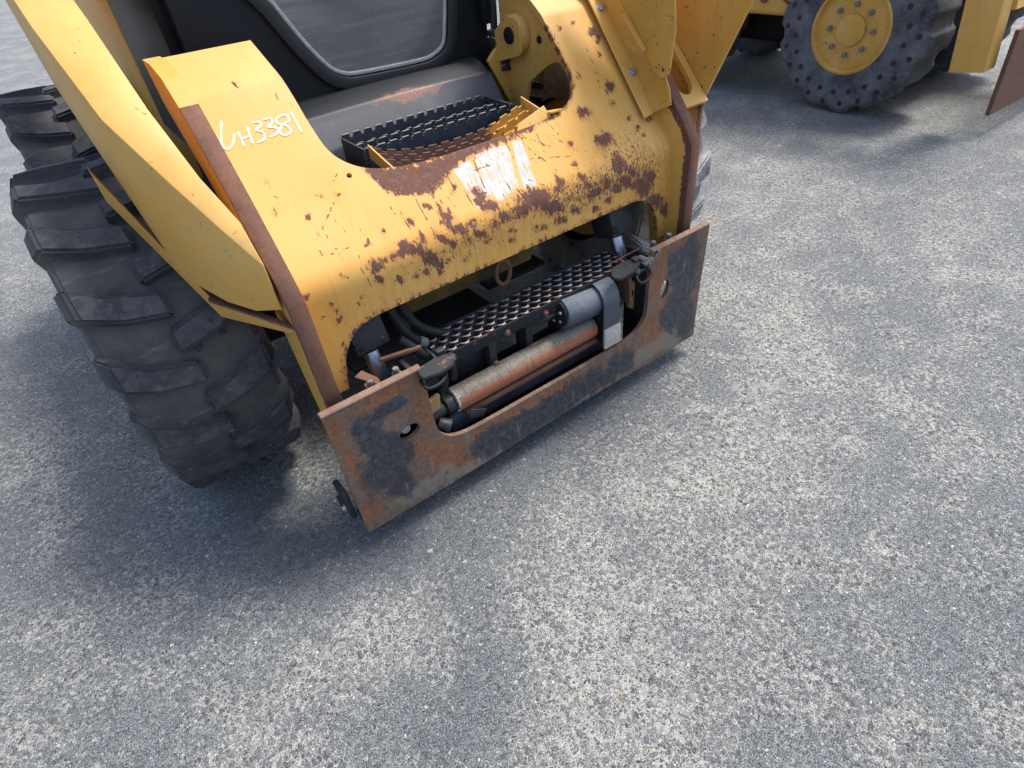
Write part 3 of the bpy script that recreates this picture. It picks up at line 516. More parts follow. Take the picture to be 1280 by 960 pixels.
half = [(0, .137), (.30, .137), (.395, .134), (.440, .112), (.470, .062), (.482, -.005), (.517, -.005), (.517, SMAX), (.345, SMAX),
        (.333, .640), (.330, .55), (.322, .490), (.296, .452), (.255, .428), (.19, .414), (.10, .408), (0, .406)]
out = half[:]; out = [(x, s) for x, s in out] + [(-x, s) for x, s in half[::-1] if x > 1e-6]
def smooth_loop(Lp, keep):
    R = []
    n = len(Lp)
    for i in range(n):
        p0, p1, p2, p3 = (Vector(Lp[(i + k) % n]) for k in (-1, 0, 1, 2))
        if i in keep or (i + 1) % n in keep: R.append(tuple(p1)); continue
        for t in (0, .25, .5, .75):
            R.append(tuple(.5 * ((2 * p1) + (p2 - p0) * t + (2 * p0 - 5 * p1 + 4 * p2 - p3) * t * t + (3 * p1 - p0 - 3 * p2 + p3) * t ** 3)))
    return R
keepers = {i for i, (x, s) in enumerate(out) if s >= SMAX - 1e-6 or s < 0 or abs(x) > .5}
out = smooth_loop(out, keepers)
hc = HOLE[0]; hole = [(hc[0] + .0055 * math.cos(a), hc[1] + .0055 * math.sin(a)) for a in np.linspace(0, 2 * PI, 17)[:-1]]
me, uv = cdt_plate(out, [hole], .0062, smap, .012, lambda x, s: profn(s))
for nme, val in (('rust', None),):
    f = fieldsum(uv, RB); ub = polyfield(uv, UBAND, .013)
    # worn bare edge of the upper cut-out and lower arch
    f = np.maximum(f, ub * 1.15)
    arc = np.array([(x, s) for x, s in out if abs(x) < .49 and s < .14]); d = np.full(len(uv), 9.)
    for a, b in zip(arc, arc[1:]):
        if np.linalg.norm(a - b) < .1: d = np.minimum(d, segdist(uv, a, b))
    f = np.maximum(f, np.clip(.52 - d / .012 * .3, 0, .5) * (d < .03))
    arc = np.array([(x, s) for x, s in out if abs(x) < .346 and s > .4 and x > -.34]); d2 = np.full(len(uv), 9.)
    for a, b in zip(arc, arc[1:]):
        if np.linalg.norm(a - b) < .1: d2 = np.minimum(d2, segdist(uv, a, b))
    f = np.maximum(f, np.clip(.66 - d2 / .006 * .3, 0, .66) * (uv[:, 0] > -.2))
    set_attr(me, 'rust', f)
den = np.zeros(len(uv))
for b in DEN:
    dd = uv - np.array(b[:2]); q = dd @ np.array(b[2:6]).reshape(2, 2).T
    den = np.maximum(den, b[6] * np.exp(-.69 * (q ** 2).sum(1)))
set_attr(me, 'dens', den)
sd = np.full(len(uv), .05)
for Ls in SCR:
    for a, b in zip(Ls, Ls[1:]): sd = np.minimum(sd, segdist(uv, np.array(a), np.array(b)))
set_attr(me, 'scr', sd)
st = np.zeros(len(uv))
for Pg in STK: st = np.maximum(st, polyfield(uv, Pg, .007))
set_attr(me, 'stk', st); set_vec(me, 'pst', np.c_[uv, np.zeros(len(uv))])
sheet = link('front_crossmember', me, 'sheet', L, 38)
sheet['label'] = 'wide yellow crossmember sheet with deep rust scars and torn white decal'
# white paint-marker number, a flat ribbon lying on the sheet
bm = bmesh.new()
for Ls in TXT:
    C = []
    P2 = [Vector(p) for p in Ls]
    for i in range(len(P2) - 1):
        p0, p1, p2, p3 = P2[max(i - 1, 0)], P2[i], P2[i + 1], P2[min(i + 2, len(P2) - 1)]
        for t in (0, .2, .4, .6, .8): C.append(.5 * ((2 * p1) + (p2 - p0) * t + (2 * p0 - 5 * p1 + 4 * p2 - p3) * t * t + (3 * p1 - p0 - 3 * p2 + p3) * t ** 3))
    C.append(P2[-1]); pv = None
    for i, c in enumerate(C):
        d = (C[min(i + 1, len(C) - 1)] - C[max(i - 1, 0)]).normalized(); nn = Vector((-d.y, d.x)) * (.0018 + .0004 * math.sin(i * 1.7))
        row = []
        for sgn in (1, -1):
            q = c + nn * sgn; n3 = Vector(profn(q.y)); row.append(bm.verts.new(Vector(smap(q.x, q.y)) - n3 * .0012))
        if pv: bm.faces.new((pv[0], pv[1], row[1], row[0]))
        pv = row
bmesh.ops.recalc_face_normals(bm, faces=bm.faces)
r_ = bmesh.ops.extrude_face_region(bm, geom=bm.faces[:]); bmesh.ops.translate(bm, verts=[x for x in r_['geom'] if isinstance(x, bmesh.types.BMVert)], vec=(0, .0004, -.0004))
t_ = link('handwritten_number', bm, 'ink', sheet); t_['label'] = 'white marker writing UH3381 on the left arm'

# closed rear of the crossmember (greasy yellow underside) and its lower edge
poly('crossmember_rear_panel', [(-.268, .250, .412), (.135, .250, .412), (.135, .200, .60), (-.268, .200, .60)], .008, 'yellow_dirty', L)
poly('crossmember_underside', [(-.268, .118, .560), (.30, .118, .560), (.30, .245, .470), (-.268, .245, .470)], .006, 'yellow_dirty', L)
poly('crossmember_tab', [(-.290, .20, .47), (-.290, .215, .455), (-.290, .20, .38), (-.290, .18, .40)], .012, 'yellow_dirty', L, dirv=(1, 0, 0))

# ---- side plates of the arms -------------------------------------------------------------------
def side_plate_profile():
    fr = [(.045, .30), (.045, .655), (.075, .70), (.17, .81), (.30, .945), (.36, .985), (.43, 1.00)]
    bk = [(.50, 1.00), (.47, .93), (.30, .80), (.215, .68), (.195, .56), (.17, .42), (.145, .30)]
    return fr + bk
for sg in (-1, 1):
    me, uv = cdt_plate(side_plate_profile(), [], .009, lambda y, z: (sg * .517, y, z), .031, lambda *a: (sg, 0, 0))
    fe_ = np.array([(.045, .28), (.045, .655), (.075, .70), (.17, .81), (.30, .945), (.36, .985)]); dd = np.full(len(uv), 9.)
    for p_, q_ in zip(fe_, fe_[1:]): dd = np.minimum(dd, segdist(uv, p_, q_))
    set_attr(me, 'edge', (np.clip(1.0 - dd / .016 * .5, 0, 1) + .22 * (dd < .06)) * (uv[:, 1] < .76)); arm = link('arm_side_plate', me, 'yellow', L, 30)
    # rusted front edge of the thick plate, a strip 3 mm proud
    F = [(.0415, .30), (.0415, .655), (.0725, .702), (.1675, .813), (.2975, .948)]
    bm = bmesh.new(); rows = []
    for i, (y, z) in enumerate(F):
        t = Vector((0, F[min(i + 1, 4)][0] - F[max(i - 1, 0)][0], F[min(i + 1, 4)][1] - F[max(i - 1, 0)][1])).normalized(); nb = Vector((0, t.z, -t.y))
        w0 = .516; w1 = .549
        rows.append([bm.verts.new((sg * w0, y, z)), bm.verts.new((sg * w1, y, z)), bm.verts.new(Vector((sg * w1, y, z)) + nb * .006), bm.verts.new(Vector((sg * w0, y, z)) + nb * .006)])
    for a, b in zip(rows, rows[1:]):
        for k in range(4): bm.faces.new((a[k], a[(k + 1) % 4], b[(k + 1) % 4], b[k]))
    bm.faces.new(rows[0]); bm.faces.new(rows[-1][::-1]); bmesh.ops.recalc_face_normals(bm, faces=bm.faces); bevel(bm, .0012, 1, 60)
    link('plate_edge', bm, 'rust', arm, 50, label='bare rusted front edge')
    # chipped rust band along the inner face next to the edge
    outer = [(sg * .548, .10, .60), (sg * .650, .127, .727)]
    # kinked outer panel where the arm widens towards the rear, with its flange
    fl = poly('arm_lower_flange', [(sg * .550, .060, .600), (sg * .550, .10, .575), (sg * .640, .235, .590), (sg * .72, .42, .80), (sg * .72, .40, .86), (sg * .640, .21, .633)], .02, 'yellow', L, .001, dirv=(0, .35, .15))
    fe = poly('flange_edge', [(sg * .550, .058, .605), (sg * .553, .085, .6065), (sg * .640, .24, .640), (sg * .650, .21, .640)], .005, 'rust_dark', fl, .0005, dirv=(0, 0, 1))

# arm beams running back above the tyres
for sg in (-1, 1):
    bm = bmesh.new()
    sec = [(.072, .5535, .5565, .645, .735), (.115, .556, .590, .638, .80), (.165, .58, .624, .650, .87), (.25, .60, .668, .685, .965), (.42, .61, .69, .875, 1.08), (.75, .615, .70, .96, 1.19), (1.3, .615, .70, 1.04, 1.29), (2.0, .615, .70, 1.12, 1.36)]; rows = []
    if sg > 0: sec = sec[4:]
    for y, x0, x1, zl, zh in sec:
        rows.append([bm.verts.new((sg * x, y, z)) for x, z in ((x0, zl), (x1, zl), (x1, zh), (x0, zh))])
    for a, b in zip(rows, rows[1:]):
        for k in range(4): bm.faces.new((a[k], a[(k + 1) % 4], b[(k + 1) % 4], b[k]))
    bm.faces.new(rows[0]); bm.faces.new(rows[-1][::-1]); bmesh.ops.recalc_face_normals(bm, faces=bm.faces); bevel(bm, .004, 2, 50)
    link('arm_beam', bm, 'yellow', L, 30)

# ---- inner plate of the right and left arm, with pin boss and window -----------------------------
for sg in (-1, 1):
    outl = [(.275, .80), (.36, .70), (.55, .68), (.60, .70), (.66, .80), (.64, .86), (.60, .91), (.60, 1.25), (.50, 1.25), (.47, .985), (.40, .93)]
    if sg < 0: outl = outl[:7] + [(.56, .93), (.40, .93)]
    win = fillet([(.49, .775), (.40, .83), (.355, .845), (.315, .80), (.32, .72), (.40, .69), (.52, .69)], 0, 5, {i: .03 for i in range(7)})
    me, uv = cdt_plate(outl, [win], .012, lambda y, z: (sg * .352, y, z), .012, lambda *a: (sg, 0, 0))
    dd = np.full(len(uv), 9.)
    for p_, q_ in zip(outl, outl[1:] + outl[:1]): dd = np.minimum(dd, segdist(uv, np.array(p_), np.array(q_)))
    set_attr(me, 'edge', np.clip(.75 - dd / .012 * .5, 0, 1)); ip = link('arm_inner_plate', me, 'yellow_dull', L, 30)
    cylo('pin_boss', (sg * .351, .515, .893), (sg * .325, .515, .893), .048, 'yellow_dull', ip)
    k_ = poly('pin_keeper', [(sg * .318, y, z) for y, z in fillet([(.47, .85), (.60, .82), (.625, .865), (.53, .94), (.47, .93)], 0, 5, {i: .02 for i in range(5)})], .007, 'yellow_dull', ip, dirv=(sg, 0, 0))
    cylo('pin', (sg * .325, .515, .893), (sg * .312, .515, .893), .020, 'dark', ip)
    cylo('keeper_bolt', (sg * .318, .598, .858), (sg * .308, .598, .858), .015, 'dark', ip)
    cylo('drain_boss', (sg * .351, .43, .885), (sg * .347, .43, .885), .009, 'dark', ip)
    bw = link('window_rim', None if False else bmesh.new(), 'dark', ip) if False else None
# bent flange hanging under the inner plate
poly('inner_flange', [(.280, .570, .835), (.316, .575, .861), (.405, .580, .722), (.360, .575, .688)], .012, 'yellow_dull', L, .002, dirv=(0, 1, 0))
poly('chassis_tower_plate', [(.372, .62, .85), (.372, .60, .56), (.372, .75, .56), (.372, .80, .85)], .01, 'yellow_dull', L, dirv=(1, 0, 0))
for i in range(4):
    boxo('chassis_lug', (.44 + .01 * i, .60 + .02 * i, .78 - .045 * i), (.07, .06, .018), 'dark', L, Matrix.Rotation(.3, 3, 'Y'))

# ---- bolted guard, cheeks and slotted bracket on the right arm ------------------------------------
def on_slope(x, z, off): return (x, .10 + (z - .645) - off * .7071, z + off * .7071)
guard = poly('bolted_guard', [on_slope(.455, .706, .012), on_slope(.489, .709, .012), on_slope(.560, 1.01, .012), on_slope(.490, 1.01, .012)], .005, 'yellow', L, .0015)
poly('guard_side', [on_slope(.4895, .7105, .014), (.505, .108, .744), (.506, .117, .777), (.510, .170, .860), (.530, .33, 1.03), on_slope(.561, 1.012, .014)], .005, 'yellow_dull', guard, .001)
hexbolt('guard_bolt', on_slope(.503, .922, .0165), (0, -.7071, .7071), .0085, 'zinc', guard)
hexbolt('guard_bolt', on_slope(.492, .792, .0165), (0, -.7071, .7071), .0085, 'zinc', guard)
tip = fillet([(.42, 1.22), (.283, .956), (.164, .818), (.140, .800), (.118, .812), (.115, .83), (.108, .902), (.117, .963), (.10, 1.22)], 0, 5, {2: .01, 3: .015, 4: .012})
chk = poly('inner_cheek', [(.4995, y, z) for y, z in tip], .007, 'yellow_dull', L, .001, dirv=(-1, 0, 0))
poly('weld_stop', [(.486, .263, .929), (.486, .188, .857), (.486, .184, .862), (.486, .258, .934)], .012, 'yellow', chk, .001, dirv=(-1, 0, 0))
cylo('cheek_hole', (.4921, .134, .822), (.4914, .134, .822), .0045, 'rust_dark', chk, bv=0)
big = poly('outer_cheek', [(.655, y, z) for y, z in fillet([(.126, .728), (.168, .732), (.30, .93), (.36, 1.26), (-.12, 1.26), (.026, .946)], 0, 5, {0: .012, 1: .012})], .008, 'yellow_dull', L, .001, dirv=(1, 0, 0))
# slotted bracket bridging the two cheeks
bo = [(.530, .722), (.652, .722), (.652, 1.05), (.530, 1.05)]
slot = [(.567, 1.02), (.567, .775)] + [(.598 + .031 * math.cos(a), .775 + .031 * math.sin(a)) for a in np.linspace(PI, 2 * PI, 12)[1:-1]] + [(.629, .775), (.629, 1.02)]
me, uv = cdt_plate(bo, [slot], .03, lambda x, z: (x, .035 + (z - .645), z), .012, lambda *a: (0, .7071, -.7071))
link('slotted_bracket', me, 'yellow', L, 30)
poly('arm_front_web', [(.508, .135, .655), (.654, .135, .655), (.654, .50, 1.02), (.508, .50, 1.02)], .006, 'yellow_dull', L)
poly('arm_outer_web', [(.647, .142, .727), (.647, .32, .70), (.647, .60, .95), (.647, .45, 1.06), (.647, .172, .762)], .006, 'yellow_dull', L, .001, dirv=(1, 0, 0))
poly('gusset_edge', [(.648, .127, .722), (.656, .127, .722), (.562, .055, .62), (.551, .05, .63)], .014, 'rust', L, .0008, dirv=(0, 1, 0))
poly('arm_gusset', [(.647, .141, .722), (.551, .066, .60), (.551, .26, .60), (.647, .32, .722)], .006, 'yellow_dull', L, .0008)
# short black stencil mark on the guard
boxo('stencil_mark', (.505, .1195, .748), (.0006, .005, .016), 'seal', guard, bv=0)

# ---- coupler plate ---------------------------------------------------------------------------------
hp = [(0, .190), (.22, .192), (.300, .203), (.338, .235), (.348, .29), (.348, .395), (.352, .438), (.575, .438), (.575, .060), (0, .060)]
op = hp + [(-x, z) for x, z in hp[::-1] if x > 1e-6]
op = smooth_loop(op, {i for i, p in enumerate(op) if p[1] > .37 or p[1] < .1})
def holep(cx, cz, a, b, rot): return [(cx + a * math.cos(t) * math.cos(rot) - b * math.sin(t) * math.sin(rot), cz + a * math.cos(t) * math.sin(rot) + b * math.sin(t) * math.cos(rot)) for t in np.linspace(0, 2 * PI, 25)[:-1]]
me, uv = cdt_plate(op[::-1], [holep(-.411, .289, .026, .019, .15), holep(.413, .298, .030, .018, 1.35)], .009, lambda x, z: (x, 0.0 + .0015 * math.sin(x * 9 + z * 14) , z), .012, lambda *a: (0, 1, 0))
set_attr(me, 'pblk', fieldsum(uv, PBLK)); set_attr(me, 'prst', fieldsum(uv, PRST)); set_attr(me, 'pgry', fieldsum(uv, PGRY))
cp = link('coupler_plate', me, 'plate', L, 35); cp['label'] = 'rusty steel attachment coupler plate with two holes'
# rolled top flanges leaning forward, and lower lip
for sg in (-1, 1):
    poly('coupler_top_lip', [(sg * .350, -.0025, .436), (sg * .577, -.0025, .436), (sg * .577, .0145, .4385), (sg * .350, .0145, .4385)], .005, 'lip', cp, .002, dirv=(0, 0, 1))
    for x in (.392, .452): hexbolt('lip_bolt', (sg * x, .036, .425), (0, 0, 1), .0075, 'dull', cp, .016)
    boxo('coupler_rib', (sg * .36, .055, .25), (.012, .085, .34), 'cyl', cp)
    boxo('coupler_ear', (sg * .586, .065, .135), (.014, .062, .085), 'cyl', cp, Matrix.Rotation(-.15, 3, 'X'), .004)
    cylo('pivot_pin', (sg * .585, .085, .115), (sg * .598, .085, .115), .016, 'cyl', cp)
    hexbolt('pivot_bolt', (sg * .594, .050, .125), (sg, 0, 0), .007, 'zinc', cp, .008)
    cylo('lock_bolt', (sg * .412, .018, .284), (sg * .412, .030, .284), .012, 'bare', cp, n=12)
    boxo('lock_housing', (sg * .412, .072, .25), (.085, .035, .24), 'dark', cp); cylo('lock_bolt_head', (sg * .405, .030, .294), (sg * .405, .052, .294), .020, 'cyl', cp, n=20)
poly('coupler_bottom_bar', [(-.574, .0125, .063), (.574, .0125, .063), (.574, .055, .085), (-.574, .055, .085)], .01, 'dark', cp, dirv=(0, 0, 1))
# lock handles
def lever(sg):
    if sg < 0: px = [(-.363, -.004), (-.350, .004), (-.306, .010), (-.282, .004), (-.277, -.016), (-.288, -.030), (-.325, -.034), (-.365, -.027)]; z = .440; lp = [(-.362, -.006), (-.330, .004), (-.310, .002), (-.306, -.018), (-.330, -.034), (-.360, -.032)]
    else: px = [(.222, .026), (.250, .034), (.313, .030), (.320, .010), (.292, -.004), (.266, -.011), (.222, -.013), (.208, .004)]; z = .420; lp = [(.282, -.006), (.305, .004), (.330, .002), (.328, -.016), (.300, -.030), (.276, -.028)]
    o = poly('lock_handle', [(x, y, z + .25 * y) for x, y in fillet(px, 0, 4, {i: .010 for i in range(8)})], .009, 'lever', cp, .0025, dirv=(0, 0, -1),
             label='grey steel locking handle on the %s inner corner' % ('left' if sg < 0 else 'right'))
    if sg < 0: boxo('handle_tongue', (-.300, -.004, z - .012), (.052, .020, .010), 'motor', o, Matrix.Rotation(.25, 3, 'X'), .003)
    else: boxo('handle_tongue', (.338, .004, z - .004), (.034, .016, .010), 'dull', o, Matrix.Rotation(-.35, 3, 'Y'), .003)
    boxo('handle_lug', (px[3][0] - .012, px[3][1] + .010, z + .004), (.022, .018, .016), 'cyl', o, None, .003)
    lp = [(x, y - .004, z - .022 + .25 * y) for x, y in lp]
    tubeo('handle_loop', lp + lp[:1], .0042, 'lever', o, 8, 5)
    bm = bmesh.new(); cyl(bm, (px[0][0] + .01, .0, z - .03), (px[0][0] + .01, .03, z - .03), .010, n=14) if sg < 0 else cyl(bm, (.335, .0, z - .005), (.335, .03, z - .005), .010, n=14)
    link('handle_pivot', bm, 'dull', o, 40); cylo('handle_shaft', (px[4][0], -.005, z - .01), (px[4][0] - sg * .02, .10, z - .09), .010, 'cyl', o)
lever(-1); lever(1)
# torn weld/scraped metal on right corner
for k in range(7):
    bm = bmesh.new(); bmesh.ops.create_icosphere(bm, subdivisions=2, radius=.0055)
    for v_ in bm.verts: v_.co = v_.co * (1 + random.uniform(-.25, .25)); v_.co.y *= .6
    bmesh.ops.translate(bm, verts=bm.verts, vec=(.335 + .006 * k + random.uniform(-.004, .004), -.004, .405 + .005 * k)); link('weld_bead', bm, 'dull', cp, 60)

# ---- lower grip step (serrated strips) ------------------------------------------------------------
def strip_zigzag(name, x0, x1, y, z, pitch, amp, h, phase, mat, parent, th=.0035, sag=lambda x: 0, tooth=.006):
    """one serrated grip strip: upright ribbon weaving front to back with raised teeth"""
    bm = bmesh.new(); n = int((x1 - x0) / pitch); P = []
    for i in range(n * 4 + 1):
        ph = (i + phase * 2) % 4; x = x0 + (x1 - x0) * i / (n * 4); on = ph in (0, 1)
        P.append((x, y + (-amp if on else amp), z + (tooth if on else 0) + sag(x), on))
    e = bm.verts.layers.float.new('edge'); rows = []
    for (x, yy, zz, on) in P:
        r = []
        for dy, dz in ((-th / 2, -h), (-th / 2, -.002), (-th / 2, 0), (th / 2, 0), (th / 2, -.002), (th / 2, -h)):
            v_ = bm.verts.new((x, yy + dy, zz + dz)); v_[e] = (1. if on else .3) if dz == 0 else 0.; r.append(v_)
        rows.append(r)
    for a, b in zip(rows, rows[1:]):
        for k in range(6): bm.faces.new((a[k], a[(k + 1) % 6], b[(k + 1) % 6], b[k]))
    bm.faces.new(rows[0][::-1]); bm.faces.new(rows[-1]); bmesh.ops.recalc_face_normals(bm, faces=bm.faces)
    return link(name, bm, mat, parent)
step = boxo('lower_grip_step', (.025, .0585, .378), (.62, .005, .032), 'lever', L, bv=.001); step['label'] = 'black serrated grip step between the coupler wings'
for k in range(5): strip_zigzag('grip_strip', -.275, .325, .069 + k * .0205, .390, .0335, .0085, .014, k % 2, 'tread', step, th=.0062, tooth=.007)
boxo('step_back_channel', (.025, .163, .378), (.62, .005, .028), 'tread', step, bv=.001)
for x in (-.283, .333): boxo('step_end_plate', (x, .11, .375), (.006, .105, .04), 'tread', step, bv=.001)
for x in (-.09, .03, .20): hexbolt('step_bolt', (x, .0555, .372), (0, -1, 0), .006, 'rust', step)
for x in (-.125, -.01, .10): boxo('step_support', (x, .10, .285), (.022, .05, .17), 'cyl', L, bv=.002)
boxo('tool_box_panel', (-.185, .125, .290), (.105, .03, .12), 'cyl', L, bv=.003)
boxo('cross_rail', (.02, .12, .330), (.50, .02, .018), 'cyl', L, bv=.002)
cylo('support_bolt', (-.125, .072, .285), (-.125, .060, .285), .010, 'rust_dark', L)

# ---- tube, actuator motor, clamp ------------------------------------------------------------------
tb = cylo('lock_cylinder', (-.266, .058, .256), (.185, .058, .256), .0315, 'tube', L, n=40, bv=.002); tb['label'] = 'horizontal cylinder, upper side grey, lower side orange rust'
cylo('cylinder_collar', (-.292, .058, .252), (-.262, .058, .252), .024, 'cyl', tb)
cylo('cylinder_rod_end', (-.335, .058, .240), (-.292, .058, .250), .017, 'cyl', tb)
cylo('rod_nut', (-.322, .045, .222), (-.300, .025, .212), .020, 'cyl', tb, n=20)
boxo('under_rail', (-.02, .048, .212), (.45, .018, .016), 'rust', tb); boxo('lower_guard', (0, .070, .175), (.56, .012, .05), 'motor', tb)
boxo('cable_tag', (-.225, .022, .213), (.048, .004, .024), 'cyl', tb, Matrix.Rotation(.5, 3, 'Y'))
mo = cylo('actuator_motor', (.078, .062, .345), (.205, .062, .333), .043, 'motor', L, n=36, bv=.004); mo['label'] = 'grey cylindrical actuator motor above the rusty tube'
cylo('motor_end_cap', (.070, .062, .346), (.078, .062, .345), .037, 'dark', mo, n=30)
for a in range(5): cylo('end_cap_screw', (.066, .062 + .022 * math.cos(a * 1.26), .346 + .022 * math.sin(a * 1.26)), (.070, .062 + .022 * math.cos(a * 1.26), .346 + .022 * math.sin(a * 1.26)), .004, 'bare', mo, n=8, bv=0)
tubeo('motor_cable', [(.068, .065, .35), (.03, .06, .352), (-.01, .075, .35), (-.03, .10, .335), (.0, .12, .30)], .008, 'hose', mo)
# strap clamp over the motor and down the front of the tube
bm = bmesh.new(); arc = [(.062 + .052 * math.cos(a), .336 + .052 * math.sin(a)) for a in np.linspace(-.1, PI, 16)] + [(.010, .30), (.010, .205)]
rows = [[bm.verts.new((x, y, z)) for x in (.190, .247)] for y, z in arc]
for a, b in zip(rows, rows[1:]): bm.faces.new((a[0], a[1], b[1], b[0]))
bmesh.ops.recalc_face_normals(bm, faces=bm.faces); bmesh.ops.solidify(bm, geom=bm.faces[:], thickness=.005); bevel(bm, .001, 1, 60)
cl = link('clamp_strap', bm, 'motor', mo, 40)
boxo('clamp_pad', (.2185, .0075, .232), (.060, .008, .062), 'bare', cl, bv=.0015)
boxo('clamp_block', (.2185, .055, .26), (.05, .08, .10), 'dark', cl)
cylo('actuator_rod', (.247, .058, .285), (.345, .070, .292), .017, 'cyl', L)
poly('rod_fork', [(.315, .058, .31), (.385, .058, .335), (.392, .058, .275), (.365, .058, .225), (.335, .058, .245), (.352, .058, .275), (.318, .058, .29)], .014, 'brass', L, .002, dirv=(0, 1, 0))
poly('rod_fork', [(-.345, .050, .290), (-.300, .050, .300), (-.305, .050, .250), (-.320, .050, .235), (-.345, .050, .24)], .014, 'brass', L, .002, dirv=(0, 1, 0))

# ---- tilt cylinders -------------------------------------------------------------------------------
for sg, x in ((-1, -.400), (1, .362)):
    a = Vector((x - .005, .235, .66)); b = Vector((x, .155, .448)); d = (b - a).normalized()
    t = cylo('tilt_cylinder', a, b, .036, 'cyl', L, n=32, bv=.004)
    q_ = d.to_track_quat('Z', 'Y').to_matrix()
    hd = boxo('cylinder_head', b - d * .035, (.082, .078, .095), 'cyl', t, q_, .004)
    cylo('cylinder_gland', b, b + d * .020, .024, 'dark', t, n=32)
    cylo('chrome_rod', b + d * .012, b + d * .13, .0185, 'chrome', t)
    cylo('cylinder_fitting', b - d * .075 + Vector((.04, -.03, 0)), b - d * .075 + Vector((.075, -.045, .01)), .014, 'cyl', t)
    cylo('fitting_nut', b - d * .075 + Vector((.060, -.039, .006)), b - d * .075 + Vector((.074, -.045, .01)), .018, 'cyl', t, n=6)
    cylo('grease_plug', b - d * .02 + Vector((-.030, -.038, 0)), b - d * .02 + Vector((-.030, -.048, 0)), .010, 'cyl', t)
    cylo('rod_eye', (x - .03, .105, .335), (x + .035, .105, .335), .030, 'dark', t)
    poly('tilt_bracket', [(x - .055, .04, .395), (x - .055, .08, .405), (x - .055, .12, .36), (x - .055, .12, .28), (x - .055, .03, .28)], .010, 'rust', L, dirv=(1, 0, 0))
poly('bent_tab', [(-.475, .055, .452), (-.455, .060, .456), (-.432, .040, .436), (-.434, .02, .425), (-.448, .030, .438)], .004, 'rust', L, dirv=(0, 0, -1))
boxo('guide_bar', (-.355, .085, .432), (.10, .010, .008), 'rust_dark', L, Matrix.Rotation(.15, 3, 'Y'), .001)
boxo('thin_rod', (.30, .055, .424), (.11, .003, .003), 'rust', L, Matrix.Rotation(-.02, 3, 'Y'), .0005)
# ---- hoses ------------------------------------------------------------------------------------------
for pts_ in ([(-.33, .19, .60), (-.325, .165, .50), (-.30, .145, .42), (-.24, .13, .365), (-.16, .14, .34)],
             [(-.30, .20, .60), (-.295, .175, .50), (-.27, .155, .43), (-.21, .14, .385), (-.14, .15, .36)],
             [(-.28, .10, .38), (-.265, .085, .32), (-.28, .08, .27), (-.30, .06, .25)],
             [(-.26, .11, .38), (-.235, .095, .33), (-.24, .09, .29)],
             [(.33, .23, .60), (.31, .30, .50), (.22, .36, .44), (.10, .40, .46)],
             [(-.34, .11, .45), (-.31, .09, .41), (-.285, .10, .37)]):
    tubeo('hydraulic_hose', pts_, .0115, 'hose', L)
for p_, q_ in (((-.330, .178, .56), (-.327, .170, .535)), ((-.297, .182, .54), (-.294, .176, .515)), ((-.285, .138, .400), (-.270, .134, .388)), ((-.200, .138, .352), (-.185, .139, .348))):
    cylo('hose_crimp', p_, q_, .0145, 'dull', L, n=16)
for i in range(9):
    x = -.24 + .055 * i; bm = bmesh.new(); bmesh.ops.create_icosphere(bm, subdivisions=2, radius=.012)
    for v_ in bm.verts: v_.co = Vector((v_.co.x * 1.5, v_.co.y, v_.co.z * .5)) * (1 + random.uniform(-.3, .3))
    bmesh.ops.translate(bm, verts=bm.verts, vec=(x + random.uniform(-.02, .02), random.uniform(.03, .10), .092)); link('caked_dirt', bm, 'rust_dark', L, 60)
bm = bmesh.new()
for i in range(28):
    a = i / 28 * 2 * PI; b = (i + 1) / 28 * 2 * PI
    cyl(bm, (-.012 + .021 * math.cos(a), .165, .462 + .034 * math.sin(a)), (-.012 + .021 * math.cos(b), .165, .462 + .034 * math.sin(b)), .006, n=8)
link('shackle_ring', bm, 'rust_dark', L, 60)

boxo('coupler_cross_beam', (0, .150, .150), (.70, .05, .15), 'dark', L, bv=.006)
boxo('coupler_floor', (0, .085, .085), (.68, .10, .012), 'dark', L, bv=.003)
boxo('belly_shade_plate', (-.145, .88, .20), (.48, .95, .012), 'dark', L)  # dark plates added to stand in for shade under the machine
boxo('belly_shade_plate', (.265, .95, .20), (.24, .90, .012), 'dark', L); boxo('belly_shade_plate', (.12, 1.25, .20), (.05, .90, .012), 'dark', L)
# ---- chassis -----------------------------------------------------------------------------------------
bm = bmesh.new(); box(bm, (0, 1.25, .42), (.82, 1.05, .42)); bevel(bm, .03, 3); ch = link('chassis', bm, 'dark', L, 40)
boxo('front_guard_plate', (0, .70, .47), (.78, .012, .50), 'dark', L, Matrix.Rotation(.12, 3, 'X'))
for sg in (-1, 1): boxo('axle_housing', (sg * .49, .64, .41), (.20, .22, .20), 'dark', L, bv=.02)
cylo('torque_tube', (.10, .46, .50), (.34, .46, .50), .075, 'dark', L, n=30)
cylo('case_ring', (.14, .38, .47), (.20, .38, .47), .095, 'cyl', L, n=30)
